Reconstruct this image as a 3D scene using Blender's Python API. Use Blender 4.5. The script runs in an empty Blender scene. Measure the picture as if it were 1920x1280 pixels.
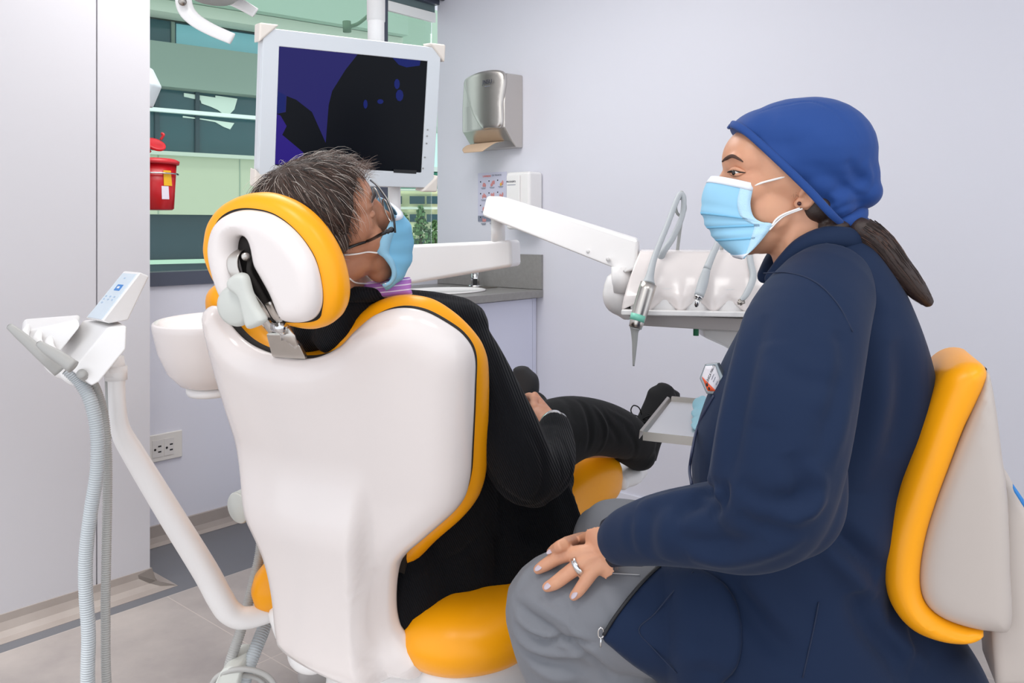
import bpy, bmesh, math, random
import numpy as np
from mathutils import Vector, Matrix
from mathutils.geometry import delaunay_2d_cdt
from mathutils.bvhtree import BVHTree

# ------------------------------------------------------------------ camera, world, lights
scene = bpy.context.scene
COL = scene.collection
FPX, HZ, CAMZ = 1575.0, 430.0, 1.2
cam = bpy.data.objects.new('camera', bpy.data.cameras.new('camera'))
COL.objects.link(cam)
cam.location = (0, 0, CAMZ)
cam.rotation_euler = (math.pi / 2, 0, 0)
cam.data.sensor_width = 36.0
cam.data.lens = 36.0 * FPX / 1920.0
cam.data.shift_y = -(640.0 - HZ) / 1920.0
cam.data.clip_start = 0.05
cam.data.clip_end = 200
scene.camera = cam

world = bpy.data.worlds.new('world')
scene.world = world
world.use_nodes = True
world.node_tree.nodes['Background'].inputs[0].default_value = (0.90, 0.94, 1.0, 1)
world.node_tree.nodes['Background'].inputs[1].default_value = 1.22

scene.view_settings.view_transform = 'Standard'
scene.view_settings.look = 'None'
scene.view_settings.exposure = 0.28
scene.view_settings.gamma = 1.0
scene.view_settings.use_curve_mapping = False
scene.cycles.use_denoising = True
scene.cycles.max_bounces = 8
scene.cycles.diffuse_bounces = 4
scene.cycles.transparent_max_bounces = 16
scene.cycles.sample_clamp_indirect = 6.0


def area_light(name, loc, size, power, rot=(0, 0, 0), color=(1, 1, 1), spread=180):
    d = bpy.data.lights.new(name, 'AREA')
    d.shape = 'RECTANGLE'
    d.size, d.size_y = size
    d.energy = power
    d.color = color
    d.spread = math.radians(spread)
    o = bpy.data.objects.new(name, d)
    o.location = loc
    o.rotation_euler = rot
    COL.objects.link(o)
    return o

area_light('ceiling_panel_light', (-0.5, 0.45, 2.52), (0.5, 0.5), 9, color=(1, 0.985, 0.96))
area_light('ceiling_panel_light', (0.7, 0.3, 2.52), (0.6, 0.6), 6.5, color=(1, 0.985, 0.96))
area_light('ceiling_panel_light', (-0.55, 2.55, 2.52), (1.1, 1.1), 21, color=(1, 0.985, 0.97))
sd = bpy.data.lights.new('sun', 'SUN')
sd.energy = 1.6
sd.angle = math.radians(8)
so = bpy.data.objects.new('sun', sd)
so.rotation_euler = Vector((0.35, 0.6, -0.75)).to_track_quat('-Z', 'Y').to_euler()
so.location = (-3, -3, 8)
COL.objects.link(so)

# ------------------------------------------------------------------ helpers
V = Vector


def P(px, py, Y):
    return V(((px - 960.0) / FPX * Y, Y, CAMZ - (py - HZ) / FPX * Y))


def lin(c):
    if isinstance(c, str):
        c = [int(c[i:i + 2], 16) / 255 for i in (0, 2, 4)]
    return tuple((x / 12.92 if x <= 0.04045 else ((x + 0.055) / 1.055) ** 2.4) for x in c)


class NT:
    def __init__(s, m):
        s.nt = m.node_tree
        s.n = s.nt.nodes
        s.bsdf = s.n['Principled BSDF']

    def new(s, t, **kw):
        x = s.n.new(t)
        for k, v in kw.items():
            if hasattr(x, k):
                setattr(x, k, v)
            else:
                x.inputs[k].default_value = v
        return x

    def link(s, a, b):
        s.nt.links.new(a, b)


def bset(b, name, v):
    if name in b.inputs:
        b.inputs[name].default_value = v


def mat(name, color, rough=0.5, metal=0.0, coat=0.0, sheen=0.0, sss=0.0, bump=None, mottle=None, spec=None,
        emit=None, alpha=None, trans=None, brush=None):
    """bump=(scale, strength, distance); mottle=(scale, colour2, amount)"""
    m = bpy.data.materials.new(name)
    m.use_nodes = True
    N = NT(m)
    b = N.bsdf
    c = lin(color)
    b.inputs['Base Color'].default_value = (*c, 1)
    b.inputs['Roughness'].default_value = rough
    b.inputs['Metallic'].default_value = metal
    bset(b, 'Coat Weight', coat)
    bset(b, 'Coat Roughness', 0.08)
    bset(b, 'Sheen Weight', sheen)
    bset(b, 'Sheen Roughness', 0.4)
    if sss:
        bset(b, 'Subsurface Weight', sss)
        bset(b, 'Subsurface Radius', (1.0, 0.35, 0.2))
        bset(b, 'Subsurface Scale', 0.006)
    if spec is not None:
        bset(b, 'Specular IOR Level', spec)
    if trans is not None:
        bset(b, 'Transmission Weight', trans)
    if emit:
        bset(b, 'Emission Color', (*lin(emit[0]), 1))
        bset(b, 'Emission Strength', emit[1])
    if alpha is not None:
        b.inputs['Alpha'].default_value = alpha
    tc = N.new('ShaderNodeTexCoord')
    if mottle:
        n = N.new('ShaderNodeTexNoise')
        n.inputs['Scale'].default_value = mottle[0]
        n.inputs['Detail'].default_value = 6
        N.link(tc.outputs['Object'], n.inputs['Vector'])
        mx = N.new('ShaderNodeMix', data_type='RGBA')
        ramp = N.new('ShaderNodeMapRange')
        ramp.inputs['From Min'].default_value = 0.35
        ramp.inputs['From Max'].default_value = 0.7
        ramp.inputs['To Max'].default_value = mottle[2]
        N.link(n.outputs['Fac'], ramp.inputs['Value'])
        N.link(ramp.outputs['Result'], mx.inputs[0])
        mx.inputs[6].default_value = (*c, 1)
        mx.inputs[7].default_value = (*lin(mottle[1]), 1)
        N.link(mx.outputs[2], b.inputs['Base Color'])
    if bump or brush:
        bp = N.new('ShaderNodeBump')
        if brush:
            mp = N.new('ShaderNodeMapping')
            mp.inputs['Scale'].default_value = brush[0]
            N.link(tc.outputs['Object'], mp.inputs['Vector'])
            n = N.new('ShaderNodeTexNoise')
            n.inputs['Scale'].default_value = 1.0
            N.link(mp.outputs[0], n.inputs['Vector'])
            bp.inputs['Strength'].default_value = brush[1]
            bp.inputs['Distance'].default_value = 0.0005
        else:
            n = N.new('ShaderNodeTexNoise')
            n.inputs['Scale'].default_value = bump[0]
            n.inputs['Detail'].default_value = 4
            N.link(tc.outputs['Object'], n.inputs['Vector'])
            bp.inputs['Strength'].default_value = bump[1]
            bp.inputs['Distance'].default_value = bump[2]
        N.link(n.outputs['Fac'], bp.inputs['Height'])
        N.link(bp.outputs[0], b.inputs['Normal'])
    return m


def ribbed(m, axis, freq, strength=0.6, dist=0.002, prof='SIN'):
    """adds parallel ribs across a direction (object space) to a material's bump"""
    N = NT(m)
    tc = N.new('ShaderNodeTexCoord')
    dot = N.new('ShaderNodeVectorMath', operation='DOT_PRODUCT')
    dot.inputs[1].default_value = Vector(axis).normalized() * freq * 2 * math.pi
    N.link(tc.outputs['Object'], dot.inputs[0])
    sn = N.new('ShaderNodeMath', operation='SINE')
    N.link(dot.outputs['Value'], sn.inputs[0])
    bp = N.new('ShaderNodeBump')
    bp.inputs['Strength'].default_value = strength
    bp.inputs['Distance'].default_value = dist
    N.link(sn.outputs[0], bp.inputs['Height'])
    N.link(bp.outputs[0], N.bsdf.inputs['Normal'])
    return m


ORIG = {}


def thing(name, label, cat, loc, group=None):
    o = bpy.data.objects.new(name, None)
    o.empty_display_size = 0.05
    o.location = loc
    COL.objects.link(o)
    o['label'] = label
    o['category'] = cat
    if group:
        o['group'] = group
    ORIG[o.name] = V(loc)
    return o


def tag(o, label, cat, group=None, kind=None):
    o['label'] = label
    o['category'] = cat
    if group:
        o['group'] = group
    if kind:
        o['kind'] = kind
    return o


def obj(name, vf, m, parent=None, smooth=True, bevel=0, seg=2, subsurf=0, label=None, weighted=False):
    """vf = (verts, faces) in world space, or a Mesh in world space"""
    if isinstance(vf, bpy.types.Mesh):
        me = vf.copy()
        n = len(me.vertices)
        co = np.empty(n * 3)
        me.vertices.foreach_get('co', co)
        co = co.reshape(-1, 3)
    else:
        me = None
        co = np.array([tuple(v) for v in vf[0]], dtype=float)
    org = ORIG[parent.name] if parent else V(((co[:, 0].min() + co[:, 0].max()) / 2, (co[:, 1].min() + co[:, 1].max()) / 2, co[:, 2].min()))
    co = co - np.array(org)
    if me is None:
        me = bpy.data.meshes.new(name)
        me.from_pydata(co.tolist(), [], [tuple(f) for f in vf[1]])
        bm = bmesh.new()
        bm.from_mesh(me)
        bmesh.ops.recalc_face_normals(bm, faces=bm.faces)
        bm.to_mesh(me)
        bm.free()
    else:
        me.vertices.foreach_set('co', co.ravel())
    me.name = name
    me.update()
    o = bpy.data.objects.new(name, me)
    COL.objects.link(o)
    if parent:
        o.parent = parent
    else:
        o.location = org
    ORIG[o.name] = org
    me.materials.clear()
    me.materials.append(m)
    if smooth:
        me.polygons.foreach_set('use_smooth', [True] * len(me.polygons))
    if bevel:
        b = o.modifiers.new('bevel', 'BEVEL')
        b.width = bevel
        b.segments = seg
        b.limit_method = 'ANGLE'
        b.angle_limit = math.radians(35)
        b.harden_normals = True
    if subsurf:
        s = o.modifiers.new('sub', 'SUBSURF')
        s.levels = s.render_levels = subsurf
    if label:
        o['label'] = label
    return o


def struct(name, vf, m, **kw):
    o = obj(name, vf, m, **kw)
    o['kind'] = 'structure'
    return o


def join(*parts):
    vs, fs = [], []
    for v, f in parts:
        k = len(vs)
        vs += [tuple(x) for x in v]
        fs += [tuple(i + k for i in q) for q in f]
    return vs, fs


def boxf(o, a, b, c):
    """box from corner o with edge vectors a,b,c"""
    o, a, b, c = V(o), V(a), V(b), V(c)
    v = [o, o + a, o + a + b, o + b, o + c, o + a + c, o + a + b + c, o + b + c]
    return v, [(0, 3, 2, 1), (4, 5, 6, 7), (0, 1, 5, 4), (1, 2, 6, 5), (2, 3, 7, 6), (3, 0, 4, 7)]


def cbox(c, U, W, N, su, sw, sn):
    """box centred on c with unit axes and full sizes"""
    U, W, N = V(U).normalized(), V(W).normalized(), V(N).normalized()
    return boxf(V(c) - U * su / 2 - W * sw / 2 - N * sn / 2, U * su, W * sw, N * sn)


def crom(pts, sub, closed=False):
    """Catmull-Rom through rows of an array"""
    p = np.array(pts, dtype=float)
    n = len(p)
    out = []
    rng = range(n) if closed else range(n - 1)
    for i in rng:
        if closed:
            a, b, c, d = p[(i - 1) % n], p[i], p[(i + 1) % n], p[(i + 2) % n]
        else:
            b, c = p[i], p[i + 1]
            a = p[i - 1] if i else 2 * b - c
            d = p[i + 2] if i + 2 < n else 2 * c - b
        for k in range(sub):
            t = k / sub
            out.append(0.5 * ((2 * b) + (-a + c) * t + (2 * a - 5 * b + 4 * c - d) * t * t + (-a + 3 * b - 3 * c + d) * t ** 3))
    if not closed:
        out.append(p[-1])
    return np.array(out)


def rings_to_mesh(rings, caps=True, closed=False):
    n = len(rings[0])
    vs = [tuple(x) for r in rings for x in r]
    fs = []
    m = len(rings)
    for i in range(m if closed else m - 1):
        a, b = i * n, ((i + 1) % m) * n
        for k in range(n):
            k2 = (k + 1) % n
            fs.append((a + k, a + k2, b + k2, b + k))
    if caps and not closed:
        c0 = np.mean(rings[0], axis=0)
        c1 = np.mean(rings[-1], axis=0)
        vs += [tuple(c0), tuple(c1)]
        i0 = len(vs) - 2
        for k in range(n):
            k2 = (k + 1) % n
            fs.append((i0, k2, k))
            fs.append((i0 + 1, (m - 1) * n + k, (m - 1) * n + k2))
    return vs, fs


def loft(secs, n=32, sub=4, caps=True, power=2.0, dome=False):
    """secs: list of (centre, a, b) ; ring = c + a cos + b sin (superellipse power)"""
    arr = np.array([[*s[0], *s[1], *s[2]] for s in secs], dtype=float)
    arr = crom(arr, sub) if sub > 1 else arr
    if dome:
        def cap(row, nxt):
            d = row[:3] - nxt[:3]
            d = d / (np.linalg.norm(d) + 1e-9)
            r = min(np.linalg.norm(row[3:6]), np.linalg.norm(row[6:9]))
            res = []
            for a in (30, 55, 75, 86):
                q = row.copy()
                q[:3] += d * r * math.sin(math.radians(a)) * 0.8
                q[3:] *= math.cos(math.radians(a))
                res.append(q)
            return res
        arr = np.array(list(reversed(cap(arr[0], arr[1]))) + list(arr) + cap(arr[-1], arr[-2]))
    th = np.linspace(0, 2 * math.pi, n, endpoint=False)
    c, s = np.cos(th), np.sin(th)
    e = 2.0 / power
    c = np.sign(c) * np.abs(c) ** e
    s = np.sign(s) * np.abs(s) ** e
    rings = [r[:3] + np.outer(c, r[3:6]) + np.outer(s, r[6:9]) for r in arr]
    return rings_to_mesh(rings, caps)


def sweep(pts, rad, n=16, sub=6, caps=True, dome=False, corr=None, closed=False, flat=None):
    """tube along points; rad scalar or list; corr=(pitch, amp) for corrugated hose; flat=(ratio, up vector)"""
    k = len(pts)
    rr = [rad] * k if np.isscalar(rad) else list(rad)
    arr = np.array([[*p, r] for p, r in zip(pts, rr)], dtype=float)
    if sub > 1:
        arr = crom(arr, sub, closed)
    p, r = arr[:, :3], np.maximum(arr[:, 3], 1e-5)
    if corr:
        seg = np.linalg.norm(np.diff(p, axis=0), axis=1)
        L = np.concatenate([[0], np.cumsum(seg)])
        m = int(L[-1] / corr[0] * 4)
        t = np.linspace(0, L[-1], m)
        p = np.stack([np.interp(t, L, p[:, i]) for i in range(3)], 1)
        r = np.interp(t, L, r) + corr[1] * np.where(np.arange(m) % 4 < 2, 1, -1)
    T = np.gradient(p, axis=0) if not closed else (np.roll(p, -1, 0) - np.roll(p, 1, 0))
    T /= np.linalg.norm(T, axis=1)[:, None] + 1e-12
    if flat:
        up = np.array(V(flat[1]).normalized())
    else:
        up = np.array([0, 0, 1.0]) if abs(T[0][2]) < 0.9 else np.array([1.0, 0, 0])
    a = np.cross(T[0], up)
    a /= np.linalg.norm(a)
    rings = []
    th = np.linspace(0, 2 * math.pi, n, endpoint=False)
    for i in range(len(p)):
        if flat:
            a = np.cross(T[i], up)
        else:
            a = a - T[i] * np.dot(a, T[i])
        a /= np.linalg.norm(a) + 1e-12
        b = np.cross(T[i], a)
        fr = flat[0] if flat else 1.0
        rings.append(p[i] + r[i] * (np.outer(np.cos(th), a) + fr * np.outer(np.sin(th), b)))
    if dome and not closed:
        def cap(ring, c, t, rad):
            res = []
            for ang in (35, 62, 82):
                res.append(c + (ring - c) * math.cos(math.radians(ang)) + t * rad * math.sin(math.radians(ang)))
            return res
        rings = list(reversed(cap(rings[0], p[0], -T[0], r[0]))) + rings + cap(rings[-1], p[-1], T[-1], r[-1])
    return rings_to_mesh(rings, caps, closed)


def cyl(a, b, r, n=24, r2=None):
    return sweep([a, b], [r, r if r2 is None else r2], n=n, sub=1)


def ell(c, rx, ry, rz, U=(1, 0, 0), W=(0, 1, 0), N=(0, 0, 1), nu=24, nv=14):
    """ellipsoid"""
    U, W, N = V(U).normalized(), V(W).normalized(), V(N).normalized()
    vs, fs = [], []
    for j in range(1, nv):
        ph = math.pi * j / nv
        for i in range(nu):
            th = 2 * math.pi * i / nu
            vs.append(tuple(V(c) + U * rx * math.sin(ph) * math.cos(th) + W * ry * math.sin(ph) * math.sin(th) + N * rz * math.cos(ph)))
    for j in range(nv - 2):
        for i in range(nu):
            i2 = (i + 1) % nu
            fs.append((j * nu + i, j * nu + i2, (j + 1) * nu + i2, (j + 1) * nu + i))
    vs += [tuple(V(c) + N * rz), tuple(V(c) - N * rz)]
    t, b = len(vs) - 2, len(vs) - 1
    for i in range(nu):
        i2 = (i + 1) % nu
        fs.append((t, i2, i))
        fs.append((b, (nv - 2) * nu + i, (nv - 2) * nu + i2))
    return vs, fs


def lathe(c, axis, prof, n=32, side=None, caps=True, squash=1.0):
    """prof: list of (r, h) along the axis"""
    ax = V(axis).normalized()
    a = V(side).normalized() if side else ax.orthogonal().normalized()
    b = ax.cross(a)
    rings = []
    for r, h in prof:
        rings.append(np.array([tuple(V(c) + ax * h + (a * math.cos(t) + b * math.sin(t) * squash) * max(r, 1e-5)) for t in np.linspace(0, 2 * math.pi, n, endpoint=False)]))
    return rings_to_mesh(rings, caps)


def on_plane(px, py, O, N):
    d = V(((px - 960.0) / FPX, 1.0, -(py - HZ) / FPX))
    o = V((0, 0, CAMZ))
    t = (V(O) - o).dot(V(N)) / d.dot(V(N))
    return o + d * t


def uv_on(pts, O, U, W, N):
    """pixel outline -> plane coordinates"""
    r = []
    for x, y in pts:
        q = on_plane(x, y, O, N) - V(O)
        r.append((q.dot(U), q.dot(W)))
    return r


def dist_poly(p, poly):
    a = poly
    b = np.roll(poly, -1, 0)
    ab = b - a
    d = np.full(len(p), 1e9)
    for i in range(len(a)):
        t = np.clip(((p - a[i]) @ ab[i]) / (ab[i] @ ab[i] + 1e-15), 0, 1)
        q = a[i] + t[:, None] * ab[i]
        d = np.minimum(d, np.linalg.norm(p - q, axis=1))
    return d


def inside(p, poly):
    r = np.zeros(len(p), bool)
    x, y = p[:, 0], p[:, 1]
    j = len(poly) - 1
    for i in range(len(poly)):
        xi, yi = poly[i]
        xj, yj = poly[j]
        c = ((yi > y) != (yj > y)) & (x < (xj - xi) * (y - yi) / (yj - yi + 1e-15) + xi)
        r ^= c
        j = i
    return r


def tri_area(poly, grid, rings=()):
    """triangulate polygon (dense outline) with interior points; returns pts, tris, dist"""
    poly = np.array(poly, dtype=float)
    if np.sum(poly[:, 0] * np.roll(poly[:, 1], -1) - np.roll(poly[:, 0], -1) * poly[:, 1]) < 0:
        poly = poly[::-1].copy()
    x0, y0 = poly.min(0)
    x1, y1 = poly.max(0)
    gx = np.arange(x0, x1, grid)
    gy = np.arange(y0, y1, grid * 0.866)
    pts = []
    for j, yy in enumerate(gy):
        for xx in gx:
            pts.append((xx + (grid / 2 if j % 2 else 0), yy))
    pts = np.array(pts)
    pts = pts[inside(pts, poly)]
    d = dist_poly(pts, poly)
    mn = max(rings) + grid * 0.45 if len(rings) else grid * 0.5
    pts = pts[d > mn]
    tan = np.roll(poly, -1, 0) - np.roll(poly, 1, 0)
    tan /= np.linalg.norm(tan, axis=1)[:, None] + 1e-12
    area = 0.5 * np.sum(poly[:, 0] * np.roll(poly[:, 1], -1) - np.roll(poly[:, 0], -1) * poly[:, 1])
    nor = np.stack([-tan[:, 1], tan[:, 0]], 1) * (1 if area > 0 else -1)
    extra = []
    for r in rings:
        q = poly + nor * r
        dq = dist_poly(q, poly)
        ok = inside(q, poly) & (dq > r * 0.93)
        extra.append(q[ok])
    allp = np.concatenate([poly] + extra + [pts]) if len(pts) else np.concatenate([poly] + extra)
    n = len(poly)
    res = delaunay_2d_cdt([V(p) for p in allp], [], [list(range(n))], 1, 1e-7)
    vv = np.array([tuple(v) for v in res[0]])
    tris = [tuple(f) for f in res[2]]
    d = dist_poly(vv, poly)
    d[d < 1e-6] = 0
    return vv, tris, d


def puff(outline, O, U, W, N, grid=0.012, hf=0.02, hb=0.02, rf=0.02, rb=0.02, e=0.0, warp=None, step=0.006, smooth_outline=True, extra=None, holes=None):
    """cushion / moulded shell: outline in (u,w); front bulge hf over radius rf, back hb over rb, straight edge e"""
    poly = np.array(outline, dtype=float)
    if smooth_outline:
        poly = crom(poly, 12, True)
    seg = np.linalg.norm(np.roll(poly, -1, 0) - poly, axis=1)
    L = np.concatenate([[0], np.cumsum(seg)])
    m = max(12, int(L[-1] / step))
    t = np.linspace(0, L[-1], m, endpoint=False)
    cl = np.vstack([poly, poly[:1]])
    poly = np.stack([np.interp(t, L, cl[:, 0]), np.interp(t, L, cl[:, 1])], 1)
    R = max(rf, rb)
    rings = [R * (1 - math.cos(math.radians(a))) for a in (18, 34, 50, 66, 82)] if R > 0 else []
    vv, tris, d = tri_area(poly, grid, rings)

    def q(x, r):
        x = np.clip(x / max(r, 1e-9), 0, 1)
        return np.sqrt(np.maximum(0, 1 - (1 - x) ** 2))
    f = e / 2 + hf * q(d, rf)
    b = -e / 2 - hb * q(d, rb)
    if extra:
        ef, eb = extra(vv[:, 0], vv[:, 1], d)
        f = f + ef
        b = b + eb
    w = warp(vv[:, 0], vv[:, 1]) if warp else 0
    O_, U_, W_, N_ = (np.array(x) for x in (O, U, W, N))
    base = O_ + np.outer(vv[:, 0], U_) + np.outer(vv[:, 1], W_)
    top = base + np.outer(f + w, N_)
    bot = base + np.outer(b + w, N_)
    n = len(vv)
    edge = {}
    for t3 in tris:
        for i in range(3):
            a, c = t3[i], t3[(i + 1) % 3]
            edge[(a, c)] = 1
    bd = [(a, c) for (a, c) in edge if (c, a) not in edge]
    vs = [tuple(x) for x in top] + [tuple(x) for x in bot]
    fs = [tuple(t3) for t3 in tris] + [tuple(i + n for i in reversed(t3)) for t3 in tris]
    if e == 0:   # weld rim
        rim = set(a for a, c in bd)
        mp = {i + n: i for i in rim}
        fs = [tuple(mp.get(i, i) for i in q3) for q3 in fs]
    else:
        for a, c in bd:
            fs.append((a, a + n, c + n, c))
    return clean((vs, fs))


def clean(vf):
    vs, fs = vf
    used = sorted({i for f in fs for i in f})
    mp = {k: i for i, k in enumerate(used)}
    return [vs[k] for k in used], [tuple(mp[i] for i in f) for f in fs]


def voxel(parts, size=0.005, smooth=8, fac=0.5):
    """union of closed shapes as one continuous skin"""
    v, f = join(*parts)
    me = bpy.data.meshes.new('tmp')
    me.from_pydata(v, [], f)
    bm = bmesh.new()
    bm.from_mesh(me)
    bmesh.ops.recalc_face_normals(bm, faces=bm.faces)
    bm.to_mesh(me)
    bm.free()
    o = bpy.data.objects.new('tmp', me)
    COL.objects.link(o)
    r = o.modifiers.new('r', 'REMESH')
    r.mode = 'VOXEL'
    r.voxel_size = size
    if smooth:
        s = o.modifiers.new('s', 'SMOOTH')
        s.iterations = smooth
        s.factor = fac
    dg = bpy.context.evaluated_depsgraph_get()
    dg.update()
    ev = o.evaluated_get(dg)
    out = bpy.data.meshes.new_from_object(ev)
    bpy.data.objects.remove(o)
    bpy.data.meshes.remove(me)
    return out


def mesh_np(me):
    n = len(me.vertices)
    co = np.empty(n * 3)
    me.vertices.foreach_get('co', co)
    no = np.empty(n * 3)
    me.vertex_normals.foreach_get('vector', no)
    return co.reshape(-1, 3), no.reshape(-1, 3)


def set_np(me, co):
    me.vertices.foreach_set('co', co.ravel())
    me.update()


def bvh_of(x):
    if isinstance(x, bpy.types.Mesh):
        return BVHTree.FromPolygons([v.co[:] for v in x.vertices], [tuple(p.vertices) for p in x.polygons])
    return BVHTree.FromPolygons([tuple(v) for v in x[0]], [tuple(f) for f in x[1]])


def hit(bvh, px, py, off=0.0):
    d = V(((px - 960.0) / FPX, 1.0, -(py - HZ) / FPX)).normalized()
    loc, nor, i, dist = bvh.ray_cast(V((0, 0, CAMZ)), d)
    if loc is None:
        return None
    if nor.dot(d) > 0:
        nor = -nor
    return loc + nor * off


def creases(me, folds, bvh=None):
    """folds: (pixel polyline, width m, depth m [+ ridge, - valley]) pressed into the surface"""
    bvh = bvh or bvh_of(me)
    co, no = mesh_np(me)
    disp = np.zeros(len(co))
    for pl, w, dep in folds:
        pts = [hit(bvh, *p) for p in pl]
        pts = [p for p in pts if p is not None]
        if len(pts) < 2:
            continue
        pts = crom(np.array([tuple(p) for p in pts]), 6)
        best = np.full(len(co), 1e9)
        par = np.zeros(len(co))
        m = len(pts) - 1
        lo, hi = pts.min(0) - 3 * w, pts.max(0) + 3 * w
        sel = np.where(np.all((co > lo) & (co < hi), axis=1))[0]
        c = co[sel]
        bs = np.full(len(sel), 1e9)
        ps = np.zeros(len(sel))
        for i in range(m):
            a, b = pts[i], pts[i + 1]
            ab = b - a
            t = np.clip(((c - a) @ ab) / (ab @ ab + 1e-12), 0, 1)
            d = np.linalg.norm(c - (a + t[:, None] * ab), axis=1)
            k = d < bs
            bs[k] = d[k]
            ps[k] = (i + t[k]) / m
        tap = np.sqrt(np.clip(np.sin(np.pi * np.clip(ps, 0.0, 1)), 0, 1))
        tap = np.maximum(tap, 0.0)
        disp[sel] += dep * tap * (np.exp(-(bs / w) ** 2) - 0.35 * np.exp(-(bs / (2.2 * w)) ** 2))
    co = co + no * disp[:, None]
    set_np(me, co)
    return me


def drape(outline, bvh, off=0.003, th=0.003, grid=8, smooth_outline=True, fall=None, extra=None, sub=8):
    """cloth patch: pixel outline laid on a surface found by the ray from the eye, with real thickness"""
    poly = np.array(outline, dtype=float)
    if smooth_outline:
        poly = crom(poly, sub, True)
    seg = np.linalg.norm(np.roll(poly, -1, 0) - poly, axis=1)
    L = np.concatenate([[0], np.cumsum(seg)])
    m = max(12, int(L[-1] / (grid * 0.8)))
    t = np.linspace(0, L[-1], m, endpoint=False)
    cl = np.vstack([poly, poly[:1]])
    poly = np.stack([np.interp(t, L, cl[:, 0]), np.interp(t, L, cl[:, 1])], 1)
    vv, tris, d = tri_area(poly, grid)
    n = len(vv)
    Y = np.full(n, np.nan)
    for i, (x, y) in enumerate(vv):
        h = hit(bvh, x, y)
        if h is not None:
            Y[i] = h.y
    ok = ~np.isnan(Y)
    for i in np.where(~ok)[0]:
        k = np.argsort(np.sum((vv[ok] - vv[i]) ** 2, axis=1))[:3]
        Y[i] = Y[ok][k].mean() if fall is None else fall
    # smooth the depth
    adj = [set() for _ in range(n)]
    for a, b, c in tris:
        adj[a] |= {b, c}
        adj[b] |= {a, c}
        adj[c] |= {a, b}
    for _ in range(3):
        Y = np.array([0.5 * Y[i] + 0.5 * np.mean([Y[j] for j in adj[i]]) if adj[i] else Y[i] for i in range(n)])
    X = np.array([tuple(P(vv[i, 0], vv[i, 1], Y[i])) for i in range(n)])
    eye = np.array([0, 0, CAMZ])
    nor = np.zeros((n, 3))
    for a, b, c in tris:
        q = np.cross(X[b] - X[a], X[c] - X[a])
        nor[a] += q
        nor[b] += q
        nor[c] += q
    nor /= np.linalg.norm(nor, axis=1)[:, None] + 1e-12
    s = np.sum(nor * (eye - X), axis=1)
    nor[s < 0] *= -1
    ex = extra(vv[:, 0], vv[:, 1], d) if extra is not None else 0
    rim = np.clip(d / (grid * 1.2), 0, 1)
    top = X + nor * ((off + (ex if extra is not None else 0) + th * rim)[:, None] if True else 0)
    bot = X + nor * (off - th * 0.5)
    edge = {}
    for t3 in tris:
        for i in range(3):
            edge[(t3[i], t3[(i + 1) % 3])] = 1
    bd = [(a, c) for (a, c) in edge if (c, a) not in edge]
    vs = [tuple(x) for x in top] + [tuple(x) for x in bot]
    fs = list(tris) + [tuple(i + n for i in reversed(t3)) for t3 in tris] + [(a, a + n, c + n, c) for a, c in bd]
    return vs, fs


def text(name, body, size, O, U, W, m, parent=None, ext=0.0004, align='CENTER', spacing=1.0):
    c = bpy.data.curves.new(name, 'FONT')
    c.body = body
    c.size = size
    c.extrude = ext
    c.align_x = align
    c.align_y = 'CENTER'
    c.space_character = spacing
    o = bpy.data.objects.new(name, c)
    COL.objects.link(o)
    U, W = V(U).normalized(), V(W).normalized()
    N = U.cross(W).normalized()
    W = N.cross(U)
    M = Matrix((U, W, N)).transposed().to_4x4()
    dg = bpy.context.evaluated_depsgraph_get()
    dg.update()
    me = bpy.data.meshes.new_from_object(o.evaluated_get(dg))
    bpy.data.objects.remove(o)
    bpy.data.curves.remove(c)
    M.translation = V(O)
    me.transform(M)
    return obj(name, me, m, parent, smooth=False)

# ------------------------------------------------------------------ room frame
C0 = V((-0.375, 4.343, 0))
D1 = V((0.656, 0.755, 0)).normalized()
D2 = V((0.755, -0.656, 0)).normalized()
UP = V((0, 0, 1))


def R(s, t, z):
    return C0 + D1 * s + D2 * t + V((0, 0, z))


def rbox(s0, s1, t0, t1, z0, z1):
    return boxf(R(s0, t0, z0), D1 * (s1 - s0), D2 * (t1 - t0), V((0, 0, z1 - z0)))
# ------------------------------------------------------------------ materials
M = {}
M['wall'] = mat('wall_paint', 'DADAE3', rough=0.45, bump=(60, 0.05, 0.001))
M['ceiling'] = mat('ceiling_paint', 'EEEEEE', rough=0.8)
M['panel'] = mat('white_laminate', 'CBC9CD', rough=0.35)
M['cab'] = mat('lavender_laminate', 'D6D8EA', rough=0.3)
M['counter'] = mat('grey_stone', '8A8886', rough=0.3, mottle=(60, '969492', 0.6))
M['plinth'] = mat('greige_vinyl', 'A69C95', rough=0.45, mottle=(9, '9A8F88', 0.7))
M['frame'] = mat('dark_window_frame', '4A4F5E', rough=0.4)
M['blind'] = mat('white_rail', 'F4F6F4', rough=0.5)
M['roller'] = mat('grey_roller', '66787A', rough=0.6)
M['steel'] = mat('brushed_steel', 'C9C4BE', rough=0.30, metal=1.0, brush=((3, 3, 220), 0.12))
M['chrome'] = mat('chrome', 'D8D8D8', rough=0.12, metal=1.0)
M['steeld'] = mat('satin_steel', 'A8A29B', rough=0.35, metal=1.0)
M['kraft'] = mat('kraft_paper', 'C6AA90', rough=0.9)
M['paper'] = mat('poster_paper', 'CDCDE0', rough=0.6)
M['white'] = mat('white_plastic', 'EDEBEA', rough=0.28)
M['gloss'] = mat('glossy_white_shell', 'EAE2DF', rough=0.22, coat=0.35)
M['lgrey'] = mat('light_grey_plastic', 'C9CBC5', rough=0.4)
M['mgrey'] = mat('mid_grey_plastic', 'A4A5A3', rough=0.45)
M['black'] = mat('black_plastic', '101114', rough=0.35)
M['yellow'] = mat('yellow_upholstery', 'FFA908', rough=0.36, bump=(900, 0.08, 0.0004), spec=0.4)
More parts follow.
